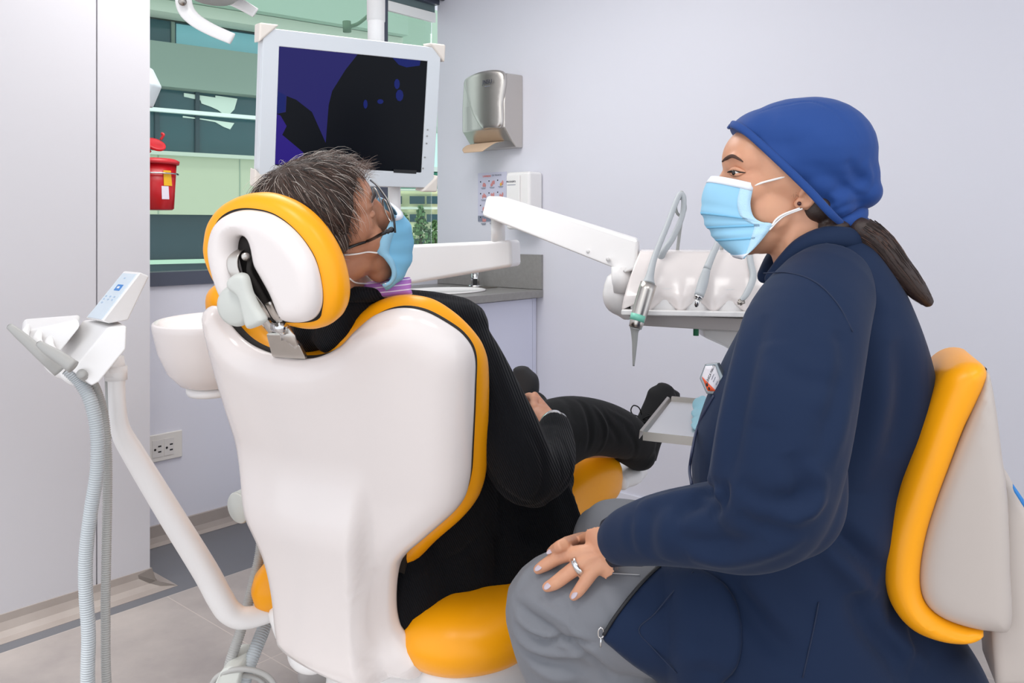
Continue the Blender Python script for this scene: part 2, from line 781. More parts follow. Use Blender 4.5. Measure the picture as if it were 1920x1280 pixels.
M['hose'] = mat('grey_hose', 'B4B9BC', rough=0.5)
M['hose2'] = mat('warm_grey_hose', 'AAA9A6', rough=0.5)
M['red'] = mat('red_plastic', 'C0101C', rough=0.3)
M['redlid'] = mat('red_lid', 'D03038', rough=0.35)
M['sticky'] = mat('yellow_sticker', 'F0B81C', rough=0.5)
M['stickw'] = mat('white_sticker', 'E8E0EC', rough=0.5)
M['orange'] = mat('orange_ink', 'F0613A', rough=0.6)
M['ink'] = mat('dark_ink', '2A2C40', rough=0.6)
M['gink'] = mat('grey_ink', '7F8596', rough=0.6)
M['pink'] = mat('pink_ink', 'D08C8C', rough=0.6)
M['yink'] = mat('yellow_ink', 'E0B040', rough=0.6)
M['mint'] = mat('mint_plastic', '7FD0B8', rough=0.4)
M['green'] = mat('green_plastic', '0F7048', rough=0.4)
M['blue'] = mat('blue_sticker', '2F7FC8', rough=0.5)


def floor_mat():
    m = mat('floor_tiles', 'A49C98', rough=0.42)
    N = NT(m)
    tc = N.new('ShaderNodeTexCoord')
    sep = N.new('ShaderNodeSeparateXYZ')
    N.link(tc.outputs['Object'], sep.inputs[0])
    n = N.new('ShaderNodeTexNoise')
    n.inputs['Scale'].default_value = 2.6
    n.inputs['Detail'].default_value = 8
    n.inputs['Roughness'].default_value = 0.62
    N.link(tc.outputs['Object'], n.inputs['Vector'])
    rp = N.new('ShaderNodeValToRGB')
    rp.color_ramp.elements[0].position = 0.33
    rp.color_ramp.elements[0].color = (*lin('978F8C'), 1)
    rp.color_ramp.elements[1].position = 0.7
    rp.color_ramp.elements[1].color = (*lin('B4ABA5'), 1)
    N.link(n.outputs['Fac'], rp.inputs[0])
    # joints: object x = s, y = t
    def joint(axis, off, period):
        a = N.new('ShaderNodeMath', operation='ADD')
        a.inputs[1].default_value = off
        N.link(sep.outputs[axis], a.inputs[0])
        d = N.new('ShaderNodeMath', operation='DIVIDE')
        d.inputs[1].default_value = period
        N.link(a.outputs[0], d.inputs[0])
        f = N.new('ShaderNodeMath', operation='FRACT')
        N.link(d.outputs[0], f.inputs[0])
        c = N.new('ShaderNodeMath', operation='LESS_THAN')
        c.inputs[1].default_value = 0.003 / period
        N.link(f.outputs[0], c.inputs[0])
        return c
    j1 = joint(0, 1.70, 0.6)
    j2 = joint(1, -0.477, 0.6)
    mx = N.new('ShaderNodeMath', operation='MAXIMUM')
    N.link(j1.outputs[0], mx.inputs[0])
    N.link(j2.outputs[0], mx.inputs[1])
    m1 = N.new('ShaderNodeMix', data_type='RGBA')
    m1.inputs[7].default_value = (*lin('BDB4AC'), 1)
    N.link(rp.outputs[0], m1.inputs[6])
    N.link(mx.outputs[0], m1.inputs[0])
    # slate border by the window wall
    lt = N.new('ShaderNodeMath', operation='LESS_THAN')
    lt.inputs[1].default_value = 0.477
    N.link(sep.outputs[1], lt.inputs[0])
    m2 = N.new('ShaderNodeMix', data_type='RGBA')
    m2.inputs[7].default_value = (*lin('6C6D72'), 1)
    N.link(m1.outputs[2], m2.inputs[6])
    N.link(lt.outputs[0], m2.inputs[0])
    N.link(m2.outputs[2], N.bsdf.inputs['Base Color'])
    return m


# ------------------------------------------------------------------ shell
fl = struct('floor', rbox(-4.2, 0, 0, 5.4, -0.05, 0), floor_mat(), smooth=False)
rot = math.atan2(D1.y, D1.x)
# object axes follow the room so that tile joints run with the walls
me = fl.data
co, _ = mesh_np(me)
org = ORIG[fl.name]
w = co + np.array(org)
rel = w - np.array(C0)
set_np(me, np.stack([rel @ np.array(D1), -(rel @ np.array(D2)), w[:, 2]], 1))
fl.location = C0
fl.rotation_euler = (0, 0, rot)
# t runs along -y of the floor object
nt = fl.data.materials[0].node_tree
for nd in nt.nodes:
    if nd.type == 'SEPXYZ':
        sp = nd
ng = nt.nodes.new('ShaderNodeMath')
ng.operation = 'MULTIPLY'
ng.inputs[1].default_value = -1
for l in list(nt.links):
    if l.from_node == sp and l.from_socket.name == 'Y':
        dst = l.to_socket
        nt.links.remove(l)
        nt.links.new(ng.outputs[0], dst)
nt.links.new(sp.outputs['Y'], ng.inputs[0])

ZT = 2.62
struct('ceiling', rbox(-4.2, 0, 0, 5.4, ZT, ZT + 0.05), M['ceiling'], smooth=False)
SILL = 0.985
struct('wall_back', join(rbox(-4.2, 0.2, -0.2, 0, -0.05, SILL), rbox(-4.2, 0.2, -0.2, 0, 2.40, ZT + 0.05)), M['wall'], smooth=False)
struct('wall_right', join(rbox(0, 0.2, 0, 5.4, -0.05, ZT + 0.05), rbox(0, 0.2, -0.015, 0, SILL, 2.40)), M['wall'], smooth=False)
# projecting panel on the left
SP = -1.699
struct('wall_left', join(rbox(-4.2, SP - 0.176, -0.05, 0.36, 0.055, ZT), rbox(SP - 0.171, SP, -0.05, 0.36, 0.055, ZT), rbox(-4.2, SP - 0.01, 0, 0.35, 0.055, ZT)), M['panel'], smooth=False)
# cove plinth around it
prof = [(0.365, 0.062), (0.367, 0.040), (0.378, 0.018), (0.398, 0.006), (0.425, 0.001), (0.425, 0.0), (0.30, 0.0), (0.30, 0.062)]
rings = [[tuple(R(s0, t, z)) for t, z in prof] for s0 in (-4.2, SP + 0.02)]
endr = [[tuple(R(SP + 0.0 + (t - 0.36), 0.36 if t < 0.36 else t, z)) for t, z in prof]]
rings = [np.array(r) for r in [rings[0], endr[0]]]
a = rings_to_mesh(rings)
# return along the end of the panel
rings2 = [np.array([tuple(R(SP + (t - 0.36), t if t > 0.36 else 0.36, z)) for t, z in prof]), np.array([tuple(R(SP + (t - 0.36), 0.0, z)) for t, z in prof])]
struct('baseboard_left', join(a, rings_to_mesh(rings2)), M['plinth'], smooth=False)
prb = [(0.0, 0.072), (0.012, 0.072), (0.014, 0.03), (0.022, 0.010), (0.04, 0.001), (0.0, 0.0)]
struct('baseboard_back', rings_to_mesh([np.array([tuple(R(s0, t, z)) for t, z in prb]) for s0 in (SP + 0.06, -0.98)]), M['plinth'], smooth=False)
struct('baseboard_right', rings_to_mesh([np.array([tuple(R(-t, t0, z)) for t, z in prb]) for t0 in (0.72, 5.3)]), M['wall'], smooth=False)

# window
wf = struct('window_frame', join(
    rbox(-4.2, 0, -0.10, 0.012, SILL - 0.002, 1.036),
    rbox(-4.2, 0, -0.10, 0.0, 2.36, 2.42),
    rbox(-0.375, -0.330, -0.10, -0.02, 1.0, 2.40),
    rbox(-2.2, -2.15, -0.10, -0.02, 1.0, 2.40)), M['frame'], smooth=False)
gm = bpy.data.materials.new('green_tinted_glass')
gm.use_nodes = True
g = NT(gm)
g.n.remove(g.bsdf)
tr = g.new('ShaderNodeBsdfTransparent')
tr.inputs[0].default_value = (*lin('EEF5F2'), 1)
gl = g.new('ShaderNodeBsdfGlossy')
gl.inputs['Roughness'].default_value = 0.02
fr = g.new('ShaderNodeFresnel')
fr.inputs[0].default_value = 1.35
mxs = g.new('ShaderNodeMixShader')
g.link(fr.outputs[0], mxs.inputs[0])
g.link(tr.outputs[0], mxs.inputs[1])
g.link(gl.outputs[0], mxs.inputs[2])
g.link(mxs.outputs[0], g.n['Material Output'].inputs[0])
struct('window_1', join(rbox(-0.335, -0.001, -0.062, -0.056, 1.03, 2.37), rbox(-2.16, -0.37, -0.062, -0.056, 1.03, 2.37)), gm, smooth=False)
# roller blind, drawn up, with its white bottom rail
t = thing('roller_blind', 'dark grey roller blind pulled up, with white bottom rail, at window top by the corner', 'blind', R(-0.17, -0.03, 2.3))
obj('blind_fabric', rbox(-0.325, -0.004, -0.034, -0.030, 2.325, 2.40), M['roller'], t, smooth=False)
obj('bottom_rail', rbox(-0.326, -0.004, -0.042, -0.022, 2.272, 2.322), M['blind'], t, smooth=False, bevel=0.003, label='white bottom rail')
obj('roller_tube', cyl(R(-0.33, 0.03, 2.405), R(-0.002, 0.03, 2.405), 0.03), M['frame'], t)
# ------------------------------------------------------------------ outside
FM = {}
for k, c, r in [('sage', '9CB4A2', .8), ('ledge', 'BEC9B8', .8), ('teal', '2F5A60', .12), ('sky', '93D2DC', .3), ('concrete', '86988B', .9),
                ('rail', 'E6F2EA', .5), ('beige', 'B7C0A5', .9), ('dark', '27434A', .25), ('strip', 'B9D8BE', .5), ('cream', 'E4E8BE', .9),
                ('awn', '2E8068', .7), ('aqua', 'C6EDE2', .4), ('glint', 'F0FFF0', .3), ('seam', '8FA08C', .9), ('dk2', '1E3338', .3), ('olive', '57705A', .9)]:
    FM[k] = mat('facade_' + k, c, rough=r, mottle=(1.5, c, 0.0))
FO = P(280, 430, 10.0)
FD = V((2040 / 1575, 1, 0)).normalized()
FN = V((FD.y, -FD.x, 0))     # toward the room


def zf(py):
    return 1.2 + (430 - py) / 1575 * 10


def fbox(s0, s1, y0, y1, d0, d1):
    """band on the facade: pixel heights at the window's left edge, depth toward us"""
    o = FO.copy()
    o.z = 0
    return boxf(o + FD * s0 + FN * d0 + UP * zf(y1), FD * (s1 - s0), FN * (d1 - d0), UP * (zf(y0) - zf(y1)))


b = thing('office_building', 'pale green office block with dark teal window bands outside the window', 'building', V((FO.x, FO.y, -6)) + FD * 1.5)
L0, L1 = -2.5, 3.2
obj('facade_wall', join(fbox(L0, L1, 83, 165, 0, 0.25), fbox(L0, L1, 1500, 560, 0, 0.2), fbox(L0, L1, -200, 540, -0.5, -0.35)), FM['concrete'], b, smooth=False)
obj('parapet_wall', fbox(L0, L1, 290, 402, 0.0, 0.28), FM['beige'], b, smooth=False)
obj('parapet_cap', fbox(L0, L1, 286, 293, 0.0, 0.33), FM['ledge'], b, smooth=False)
obj('soffit', join(fbox(L0, L1, -260, 12, 0.1, 0.6)), FM['sage'], b, smooth=False)
obj('cornice', fbox(L0, L1, 13, 35, 0.1, 0.45), FM['ledge'], b, smooth=False)
w1 = obj('window_band', join(fbox(L0, L1, 35, 84, -0.1, 0.02)), FM['teal'], b, smooth=False)
obj('bright_pane', fbox(0.30, 2.4, 38, 82, 0.0, 0.03), FM['sky'], b, smooth=False)  # pale blue colour over part of the window band
obj('mullion', fbox(0.24, 0.28, 36, 84, 0.0, 0.05), FM['concrete'], b, smooth=False)
w2 = obj('window_band', join(fbox(L0, L1, 165, 290, -0.1, 0.02)), FM['teal'], b, smooth=False)
obj('handrail', fbox(L0, L1, 205, 212, 0.15, 0.22), FM['rail'], b, smooth=False)
for x in (0.05, 0.52, 1.7, 2.3):
    obj('mullion', fbox(x, x + 0.05, 165, 290, 0.0, 0.06), FM['dark'], b, smooth=False)


def fpoly(pts, d):
    """glint shape painted on the facade, in (s, py)"""
    o = FO.copy()
    o.z = 0
    pts = [(0.389 + (s - 0.42) * 0.655, y) for s, y in pts]
    f0 = [tuple(o + FD * s + FN * d + UP * zf(y)) for s, y in pts]
    f1 = [tuple(V(q) + FN * 0.01) for q in f0]
    n = len(pts)
    return f0 + f1, [tuple(range(n)), tuple(range(2 * n - 1, n - 1, -1))] + [(i, (i + 1) % n, (i + 1) % n + n, i + n) for i in range(n)]


obj('bright_pane', fpoly([(0.42, 169), (1.0, 172), (1.0, 168), (1.42, 170), (1.36, 192), (1.22, 208), (1.05, 196), (0.92, 191), (0.74, 186), (0.72, 180), (0.42, 176)], 0.03), FM['glint'], b, smooth=False)  # reflected glint on the window band, painted as a pale patch
obj('bright_pane', fpoly([(0.40, 213), (1.36, 219), (1.28, 232), (1.15, 228), (1.0, 220), (0.72, 217), (0.40, 216)], 0.03), FM['glint'], b, smooth=False)  # second painted glint, just below the handrail
obj('window_band', fbox(L0, L1, 402, 560, -0.1, 0.02), FM['dark'], b, smooth=False)
obj('ledge_strip', fbox(L0, L1, 487, 495, 0.0, 0.1), FM['strip'], b, smooth=False)
for x in (0.02, 0.98, 2.2):
    obj('panel_joint', fbox(x, x + 0.012, 294, 402, 0.28, 0.285), FM['seam'], b, smooth=False)
lo = P(660, 45, 9.0)
lamp = thing('facade_lamp', 'small grey outdoor lamp on a bracket, left of the monitor pole', 'lamp', lo)
obj('bracket', sweep([P(692, 28, 9.2), P(672, 44, 9.05), P(655, 50, 9.0)], 0.02, n=8), FM['olive'], lamp)
obj('lamp_head', cyl(P(650, 40, 9.0), P(651, 60, 9.0), 0.045, n=16), FM['olive'], lamp)

# pale annex, awning and the cream housing block further right
an = thing('annex_building', 'narrow aqua glazed building strip beside the room corner', 'building', P(805, 430, 16) - V((0, 0, 6)))
obj('upper_wall', boxf(P(735, 235, 14), V((1.4, 0.3, 0)), V((0, 1, 0)), V((0, 0, 3.2))), FM['sage'], an, smooth=False)
obj('glazing', boxf(P(740, 315, 16), V((2.0, 0.3, 0)), V((0, 1, 0)), V((0, 0, 0.82))), FM['aqua'], an, smooth=False)
obj('window_slot', boxf(P(740, 233, 15.9), V((2.0, 0.3, 0)), V((0, 1, 0)), V((0, 0, 0.48))), FM['olive'], an, smooth=False)
obj('slab', boxf(P(740, 321, 15.6), V((2.0, 0.3, 0)), V((0, 1, 0)), V((0, 0, 0.09))), FM['rail'], an, smooth=False)
obj('awning', join(boxf(P(740, 352, 15.2), V((2.0, 0.3, 0)), V((0, 0.3, 0.0)), V((0, 0.4, 0.31)))), FM['awn'], an, smooth=False, label='green awning')
hb = thing('housing_block', 'cream housing block with window rows low in the window gap', 'building', P(790, 430, 24) - V((0, 0, 8)))
obj('wall', boxf(P(690, 640, 24), V((4, 0.5, 0)), V((0, 1, 0)), V((0, 0, 4.4))), FM['cream'], hb, smooth=False)
for k, y in enumerate((368, 402, 448)):
    for x in (725, 768, 800, 835):
        obj('window', boxf(P(x, y + 14, 23.85), V((0.42, 0.05, 0)), V((0, 0.1, 0)), V((0, 0, 0.22))), FM['dark'], hb, smooth=False)
for y in (357, 392, 436):
    obj('floor_slab', boxf(P(690, y, 23.7), V((4, 0.5, 0)), V((0, 0.2, 0)), V((0, 0, 0.07))), FM['ledge'], hb, smooth=False)
random.seed(5)
LEAF = mat('leaves', '587A4E', rough=0.8, mottle=(4, '6F9560', 0.8))
BARK = mat('bark', '4A4436', rough=0.9)
for tx, ty, h, lab in ((789, 398, 1.0, 'slim green tree in front of cream housing, centre of window gap'), (815, 425, 0.75, 'bushy green tree beside the room corner outside'), (757, 410, 0.8, 'green tree outside, partly behind the blue mask')):
    base = P(tx, 520, 18)
    top = P(tx, ty, 18)
    tr_ = thing('tree', lab, 'tree', base, 'trees outside the window')
    obj('trunk', sweep([base, (base + top) / 2, top], [0.05, 0.04, 0.01], n=8), BARK, tr_)
    vs, fs = [], []
    for i in range(420):
        u = random.random()
        z = base.z + (top.z + 0.12 - base.z) * (u ** 0.8)
        rr = (0.36 * (1 - u) + 0.04) * math.sqrt(random.random())
        a = random.random() * 6.28
        c = V((base.x + rr * math.cos(a), base.y + rr * math.sin(a), z))
        q = V((random.uniform(-1, 1), random.uniform(-1, 1), random.uniform(-1, 1))).normalized()
        r2 = q.orthogonal().normalized()
        q2 = q.cross(r2)
        k = len(vs)
        s_ = random.uniform(0.03, 0.055)
        vs += [tuple(c + r2 * s_), tuple(c + q2 * s_), tuple(c - r2 * s_), tuple(c - q2 * s_)]
        fs.append((k, k + 1, k + 2, k + 3))
    obj('foliage', (vs, fs), LEAF, tr_, smooth=False)
# ------------------------------------------------------------------ counter corner
cb = thing('base_cabinet', 'lavender white base cabinet under the grey counter in the corner', 'cabinet', R(-0.5, 0.3, 0))
obj('carcass', rbox(-1.0, -0.004, 0.012, 0.63, 0.0, 0.885), M['cab'], cb, smooth=False)
obj('door', rbox(-0.46, -0.034, 0.632, 0.652, 0.08, 0.88), M['cab'], cb, smooth=False, bevel=0.001)
obj('door', rbox(-0.98, -0.465, 0.632, 0.652, 0.08, 0.88), M['cab'], cb, smooth=False, bevel=0.001)
obj('filler_strip', rbox(-0.031, -0.004, 0.632, 0.650, 0.0, 0.88), M['cab'], cb, smooth=False)
ct = obj('countertop', join(rbox(-1.02, -0.002, 0.002, 0.69, 0.886, 0.921)), M['counter'], smooth=False, bevel=0.003)
tag(ct, 'grey stone countertop with inset white basin, in the corner by the window', 'countertop')
struct('trim_backsplash', rbox(-0.014, -0.001, 0.0, 0.688, 0.923, 1.083), M['counter'], smooth=False)
sk = thing('sink', 'white oval basin set in the grey corner countertop', 'sink', R(-0.40, 0.42, 0.905))
sc_ = R(-0.40, 0.42, 0.0)
obj('basin', lathe(sc_ + UP * 0.922, UP, [(0.235, 0.0), (0.238, 0.005), (0.225, 0.007), (0.215, 0.003), (0.20, -0.02), (0.15, -0.10), (0.03, -0.125), (0.0, -0.125)], side=D1, squash=0.72, n=40), M['white'], sk)
fa = thing('faucet', 'short chrome tap with black opening beside the white basin', 'faucet', R(-0.1, 0.35, 0.922))
fb = R(-0.1, 0.35, 0.922)
obj('spout', join(cyl(fb, fb + UP * 0.012, 0.034), cyl(fb, fb + UP * 0.075, 0.021), sweep([fb + UP * 0.07, fb + UP * 0.10 - D1 * 0.01, fb + UP * 0.105 - D1 * 0.05, fb + UP * 0.095 - D1 * 0.09], 0.013)), M['chrome'], fa)
obj('sensor', cbox(fb + UP * 0.025 - V((0, 0.021, 0)), (1, 0, 0), (0, 0, 1), (0, 1, 0), 0.022, 0.034, 0.006), M['black'], fa, smooth=False, label='black sensor window')
obj('base_plate', rbox(-0.16, -0.04, 0.24, 0.44, 0.9215, 0.926), M['steeld'], fa, smooth=False)

# ------------------------------------------------------------------ paper dispenser
pd = thing('paper_towel_dispenser', 'brushed steel paper towel dispenser on the wall, brown towel hanging out', 'dispenser', R(-0.06, 0.43, 1.583))
t0, t1, z0, z1, dp = 0.292, 0.565, 1.585, 1.938, 0.13
# body: side profile extruded, front convex
def disp_body():
    n = 14
    rows = []
    for k in range(n + 1):
        u = k / n
        tt = t0 + (t1 - t0) * u
        bulge = 0.018 * (1 - (2 * u - 1) ** 2)
        topdrop = 0.016 * (2 * u - 1) ** 2
        rows.append([(0.0, z0 + 0.0), (-dp * 0.35, z0), (-dp * 0.62 - bulge * 0.4, z0 + 0.03), (-dp - bulge, z0 + 0.085), (-dp - bulge * 1.2, z0 + 0.2), (-dp * 0.93 - bulge, z1 - 0.012 - topdrop), (-dp * 0.88 - bulge, z1 - topdrop), (0, z1 + 0.006 - topdrop)])
    rings = [np.array([tuple(R(s, t0 + (t1 - t0) * k / n, z)) for s, z in rows[k]]) for k in range(n + 1)]
    return rings_to_mesh(rings)
obj('housing', disp_body(), M['steel'], pd, smooth=False, bevel=0.006, seg=3)
# raised front cover with curved lower left edge
cov = crom(np.array([(0.045, 0.335), (0.265, 0.345), (0.268, 0.2), (0.262, 0.092), (0.19, 0.084), (0.155, 0.088), (0.10, 0.155), (0.055, 0.25)]), 8, True)
co_ = R(-dp - 0.012, t0, z0)
cv = puff(cov, co_, D2, UP, -D1, grid=0.012, hf=0.014, hb=0.0, rf=0.012, rb=0.01, e=0.006, smooth_outline=False)
vv = np.array(cv[0])
rel = vv - np.array(R(0, t0, z0))
u = (rel @ np.array(D2)) / (t1 - t0)
vv -= np.outer(0.018 * (1 - (2 * u - 1) ** 2) * 1.1 - 0.012, np.array(D1))
obj('front_cover', ([tuple(x) for x in vv], cv[1]), M['steel'], pd)
text('logo', 'JNSU', 0.028, R(-dp - 0.040, t0 + 0.20, z0 + 0.298), D2, UP, M['ink'], pd)
text('logo', 'dispensers', 0.008, R(-dp - 0.040, t0 + 0.20, z0 + 0.279), D2, UP, M['gink'], pd)
obj('level_slot', rbox(-dp - 0.006, -dp + 0.02, t0 + 0.078, t0 + 0.082, z0 + 0.09, z0 + 0.14), M['black'], pd, smooth=False)
tw = loft([(R(-0.085, t0 + 0.13, z0 + 0.028), D2 * 0.10, UP * 0.002), (R(-0.115, t0 + 0.11, z0 + 0.02), D2 * 0.095, UP * 0.002), (R(-0.15, t0 + 0.105, z0 - 0.002), D2 * 0.085, UP * 0.002 - D1 * 0.002), (R(-0.165, t0 + 0.105, z0 - 0.022), D2 * 0.06, -D1 * 0.002)], n=24, sub=4)
pt = obj('paper_towel', tw, M['kraft'], smooth=True)
tag(pt, 'brown kraft paper towel hanging from the steel dispenser', 'paper towel')

# ------------------------------------------------------------------ soap dispenser
sdp = thing('soap_dispenser', 'white wall soap dispenser with small blue logo, right of the poster', 'dispenser', R(-0.05, 0.58, 1.2))
obj('housing', rbox(-0.10, -0.001, 0.545, 0.688, 1.20, 1.465), M['white'], sdp, smooth=False, bevel=0.014, seg=3)
obj('front_cover', rbox(-0.108, -0.10, 0.555, 0.635, 1.23, 1.45), M['white'], sdp, smooth=False, bevel=0.005)
text('logo', 'PRODISPO', 0.012, R(-0.1088, 0.585, 1.42), D2, UP, M['ink'], sdp)
obj('logo', rbox(-0.1086, -0.108, 0.562, 0.612, 1.404, 1.407), M['gink'], sdp, smooth=False)

# ------------------------------------------------------------------ poster
po = thing('poster', 'pale lavender hand washing poster with small orange and pink pictures', 'poster', R(-0.002, 0.37, 1.24))
PT0, PT1, PZ0, PZ1 = 0.276, 0.463, 1.238, 1.478
obj('sheet', rbox(-0.003, -0.0005, PT0, PT1, PZ0, PZ1), M['paper'], po, smooth=False)
def pz(px, py):      # zoom coordinates of the poster
    return (px - 170) / 570 * (PT1 - PT0) + PT0, PZ1 - (py - 265) / 970 * (PZ1 - PZ0)
def prect(x0, y0, x1, y1, m, nm='print'):
    a_, b_ = pz(x0, y0), pz(x1, y1)
    return obj(nm, rbox(-0.0038, -0.003, a_[0], b_[0], b_[1], a_[1]), m, po, smooth=False)
tt, zz = pz(355, 335)
text('title', 'LAVADO', 0.0135, R(-0.0036, tt, zz), D2, UP, M['orange'], po)
tt, zz = pz(550, 325)
text('title', 'DE MANOS', 0.0125, R(-0.0036, tt, zz), D2, UP, M['gink'], po)
prect(172, 1115, 520, 1228, M['gink'], 'footer')
for r_ in range(4):
    for c_ in range(3):
        x, y = 225 + c_ * 173, 440 + r_ * 235 - c_ * 8
        tt, zz = pz(x, y)
        obj('bullet', cyl(R(-0.0045, tt, zz), R(-0.003, tt, zz), 0.0034, n=10), M['ink'], po)
        random.seed(r_ * 3 + c_)
        parts = []
        for q in range(4):
            tt, zz = pz(x + 50 + q * 16 + random.uniform(-6, 6), y + 60 + random.uniform(-30, 30))
            parts.append(ell(R(-0.0034, tt, zz), 0.0011, 0.0035 + random.random() * 0.003, 0.007 + random.random() * 0.005, D1, D2, UP, 10, 6))
        obj('illustration', join(*parts), M['pink'], po)
        if c_ == 2 and r_ == 0:
            tt, zz = pz(x + 65, y + 85)
            obj('illustration', ell(R(-0.0045, tt, zz), 0.0011, 0.006, 0.008, D1, D2, UP, 10, 6), M['yink'], po)
        prect(x + 10, y + 120, x + 110, y + 130, M['gink'], 'caption')
        prect(x + 25, y + 138, x + 100, y + 148, M['gink'], 'caption')

# ------------------------------------------------------------------ outlet
oz0, oz1 = 1.2 - (868 - 430) / 1575 * 3.2, 1.2 - (818 - 430) / 1575 * 3.2
ou = thing('power_outlet', 'off white double power socket plate low on the wall by the panel', 'outlet', R(-1.6, 0, oz0))
S0, S1 = -1.70, -1.40
obj('cover_plate', rbox(S0, S1, 0, 0.008, oz0 + 0.003, oz1 + 0.006), mat('ivory_plastic', 'DCD8D2', rough=0.4), ou, smooth=False, bevel=0.003)
zc = (oz0 + oz1) / 2
for k in (0, 1):
    sx = -1.510 + k * 0.046
    obj('socket_face', rbox(sx - 0.010, sx + 0.030, 0.008, 0.0095, zc - 0.03, zc + 0.035), mat('ivory_face', 'D6D2CE', rough=0.4), ou, smooth=False)
    obj('slot', join(cyl(R(sx, 0.0095, zc), R(sx, 0.0104, zc), 0.0045, n=10), rbox(sx + 0.012, sx + 0.024, 0.0094, 0.0104, zc + 0.008, zc + 0.013), rbox(sx + 0.012, sx + 0.024, 0.0094, 0.0104, zc - 0.013, zc - 0.008)), M['black'], ou, smooth=False)

# ------------------------------------------------------------------ sharps container, hanging in the window bay
shc = P(285, 345, 3.02)
sh = thing('sharps_container', 'red plastic sharps container with open lid and warning stickers, by the window', 'container', shc - UP * 0.095)
obj('bucket', lathe(shc, UP, [(0.0, -0.093), (0.068, -0.093), (0.074, -0.088), (0.083, 0.075), (0.0, 0.075)], n=40), M['red'], sh)
obj('rim', lathe(shc, UP, [(0.07, 0.070), (0.091, 0.070), (0.093, 0.082), (0.082, 0.088), (0.078, 0.090), (0.0, 0.090)], n=40), M['redlid'], sh)
lc = P(291, 271, 3.02)
la = V((0.45, -0.35, 0.75)).normalized()
obj('lid', join(lathe(lc, la, [(0.0, -0.006), (0.034, -0.006), (0.037, 0.0), (0.035, 0.006), (0.030, 0.004), (0.0, 0.002)], n=28), sweep([lc + V((0.02, 0, 0.018)), lc + V((0.03, 0, 0.035)), lc + V((0.022, 0, 0.04))], 0.005, n=8), sweep([lc + V((-0.02, 0, -0.02)), shc + V((-0.03, -0.02, 0.088))], 0.008, n=8)), M['redlid'], sh, label='open round lid')
def sticker(px0, px1, y0, y1, m, nm):
    vs, fs = [], []
    for i in range(7):
        for y in (y0, y1):
            q = P(px0 + (px1 - px0) * i / 6, y, 3.02)
            dx = q.x - shc.x
            h = (q.z - shc.z + 0.093) / 0.168
            rr = 0.0745 + 0.009 * h + 0.0012
            dy = -math.sqrt(max(rr * rr - dx * dx, 1e-6))
            vs.append((q.x, shc.y + dy, q.z))
    for i in range(6):
        fs.append((2 * i, 2 * i + 2, 2 * i + 3, 2 * i + 1))
    k = len(vs)
    vs2 = [(x, y + 0.001, z) for x, y, z in vs]
    fs2 = [tuple(j + k for j in reversed(f)) for f in fs]
    return obj(nm, (vs + vs2, fs + fs2), m, sh)
sticker(318, 326, 321, 349, M['sticky'], 'sticker')
sticker(315, 323, 350, 374, M['stickw'], 'sticker')
hr = obj('wire_holder', join(sweep([shc + V((0.088 * math.cos(a_), 0.088 * math.sin(a_), 0.036)) for a_ in np.linspace(0, 6.28, 24)[:-1]], 0.003, n=8, sub=2, closed=True), sweep([shc + V((-0.088, 0, 0.036)), R(-1.69, 0.2, shc.z + 0.036)], 0.003, n=8, sub=1)), M['chrome'])
tag(hr, 'thin wire ring holding the red sharps container', 'holder')
wd = P(268, 160, 2.95)
wdo = obj('tissue_dispenser', puff([(-0.10, -0.06), (0.02, -0.075), (0.052, 0.0), (0.02, 0.065), (-0.10, 0.07)], wd, (1, 0, 0), (0, 0, 1), (0, -1, 0), hf=0.02, hb=0.02, e=0.06, rf=0.02, rb=0.02, smooth_outline=False), mat('pale_plastic', 'DDEAEE', rough=0.3))
tag(wdo, 'pale white plastic dispenser corner showing behind the left panel edge', 'dispenser')

# ------------------------------------------------------------------ monitor on a ceiling pole
TL, TR = P(491, 50, 1.90), P(827, 84, 2.12)
mw = (TR - TL)
mw.z = 0
MW = mw.length
mU = mw.normalized()
nh = V((mU.y, -mU.x, 0))          # horizontal normal, toward us
ang = math.radians(8)
mV = (UP * math.cos(ang) + nh * math.sin(ang)).normalized()   # top leans out
mN = mU.cross(mV).normalized()
if mN.y > 0:
    mN = -mN
MH = 0.357
mo = thing('monitor', 'white framed monitor with dark blue reflections on a ceiling pole before the window', 'monitor', TL + mU * MW / 2 - mV * MH - V((0, 0, 0.05)))
def mp(u, v, n=0.0):
    return TL + mU * u * MW - mV * v * MH + mN * n
obj('housing', cbox(mp(0.5, 0.5, -0.022), mU, mV, mN, MW, MH, 0.044), mat('silver_plastic', 'DADFE4', rough=0.35), mo, smooth=False, bevel=0.010, seg=3)
def bezel():
    o4 = [(0.0, 0.0), (1, 0), (1, 1), (0, 1)]
    i4 = [(0.088, 0.112), (0.918, 0.105), (0.918, 0.887), (0.088, 0.872)]
    vs = [tuple(mp(*q, 0.006)) for q in [(0.004, 0.006), (0.996, 0.006), (0.996, 0.994), (0.004, 0.994)]] + [tuple(mp(*q, 0.006)) for q in i4] + [tuple(mp(*q, -0.002)) for q in [(0.004, 0.006), (0.996, 0.006), (0.996, 0.994), (0.004, 0.994)]] + [tuple(mp(*q, -0.002)) for q in i4]
    fs = []
    for i in range(4):
        j = (i + 1) % 4
        fs += [(i, j, j + 4, i + 4), (i + 8, i + 12, j + 12, j + 8), (i, i + 8, j + 8, j), (i + 4, j + 4, j + 12, i + 12)]
    return vs, fs
obj('bezel', bezel(), mat('bezel_plastic', 'DCE1E6', rough=0.4), mo, smooth=False, bevel=0.002)
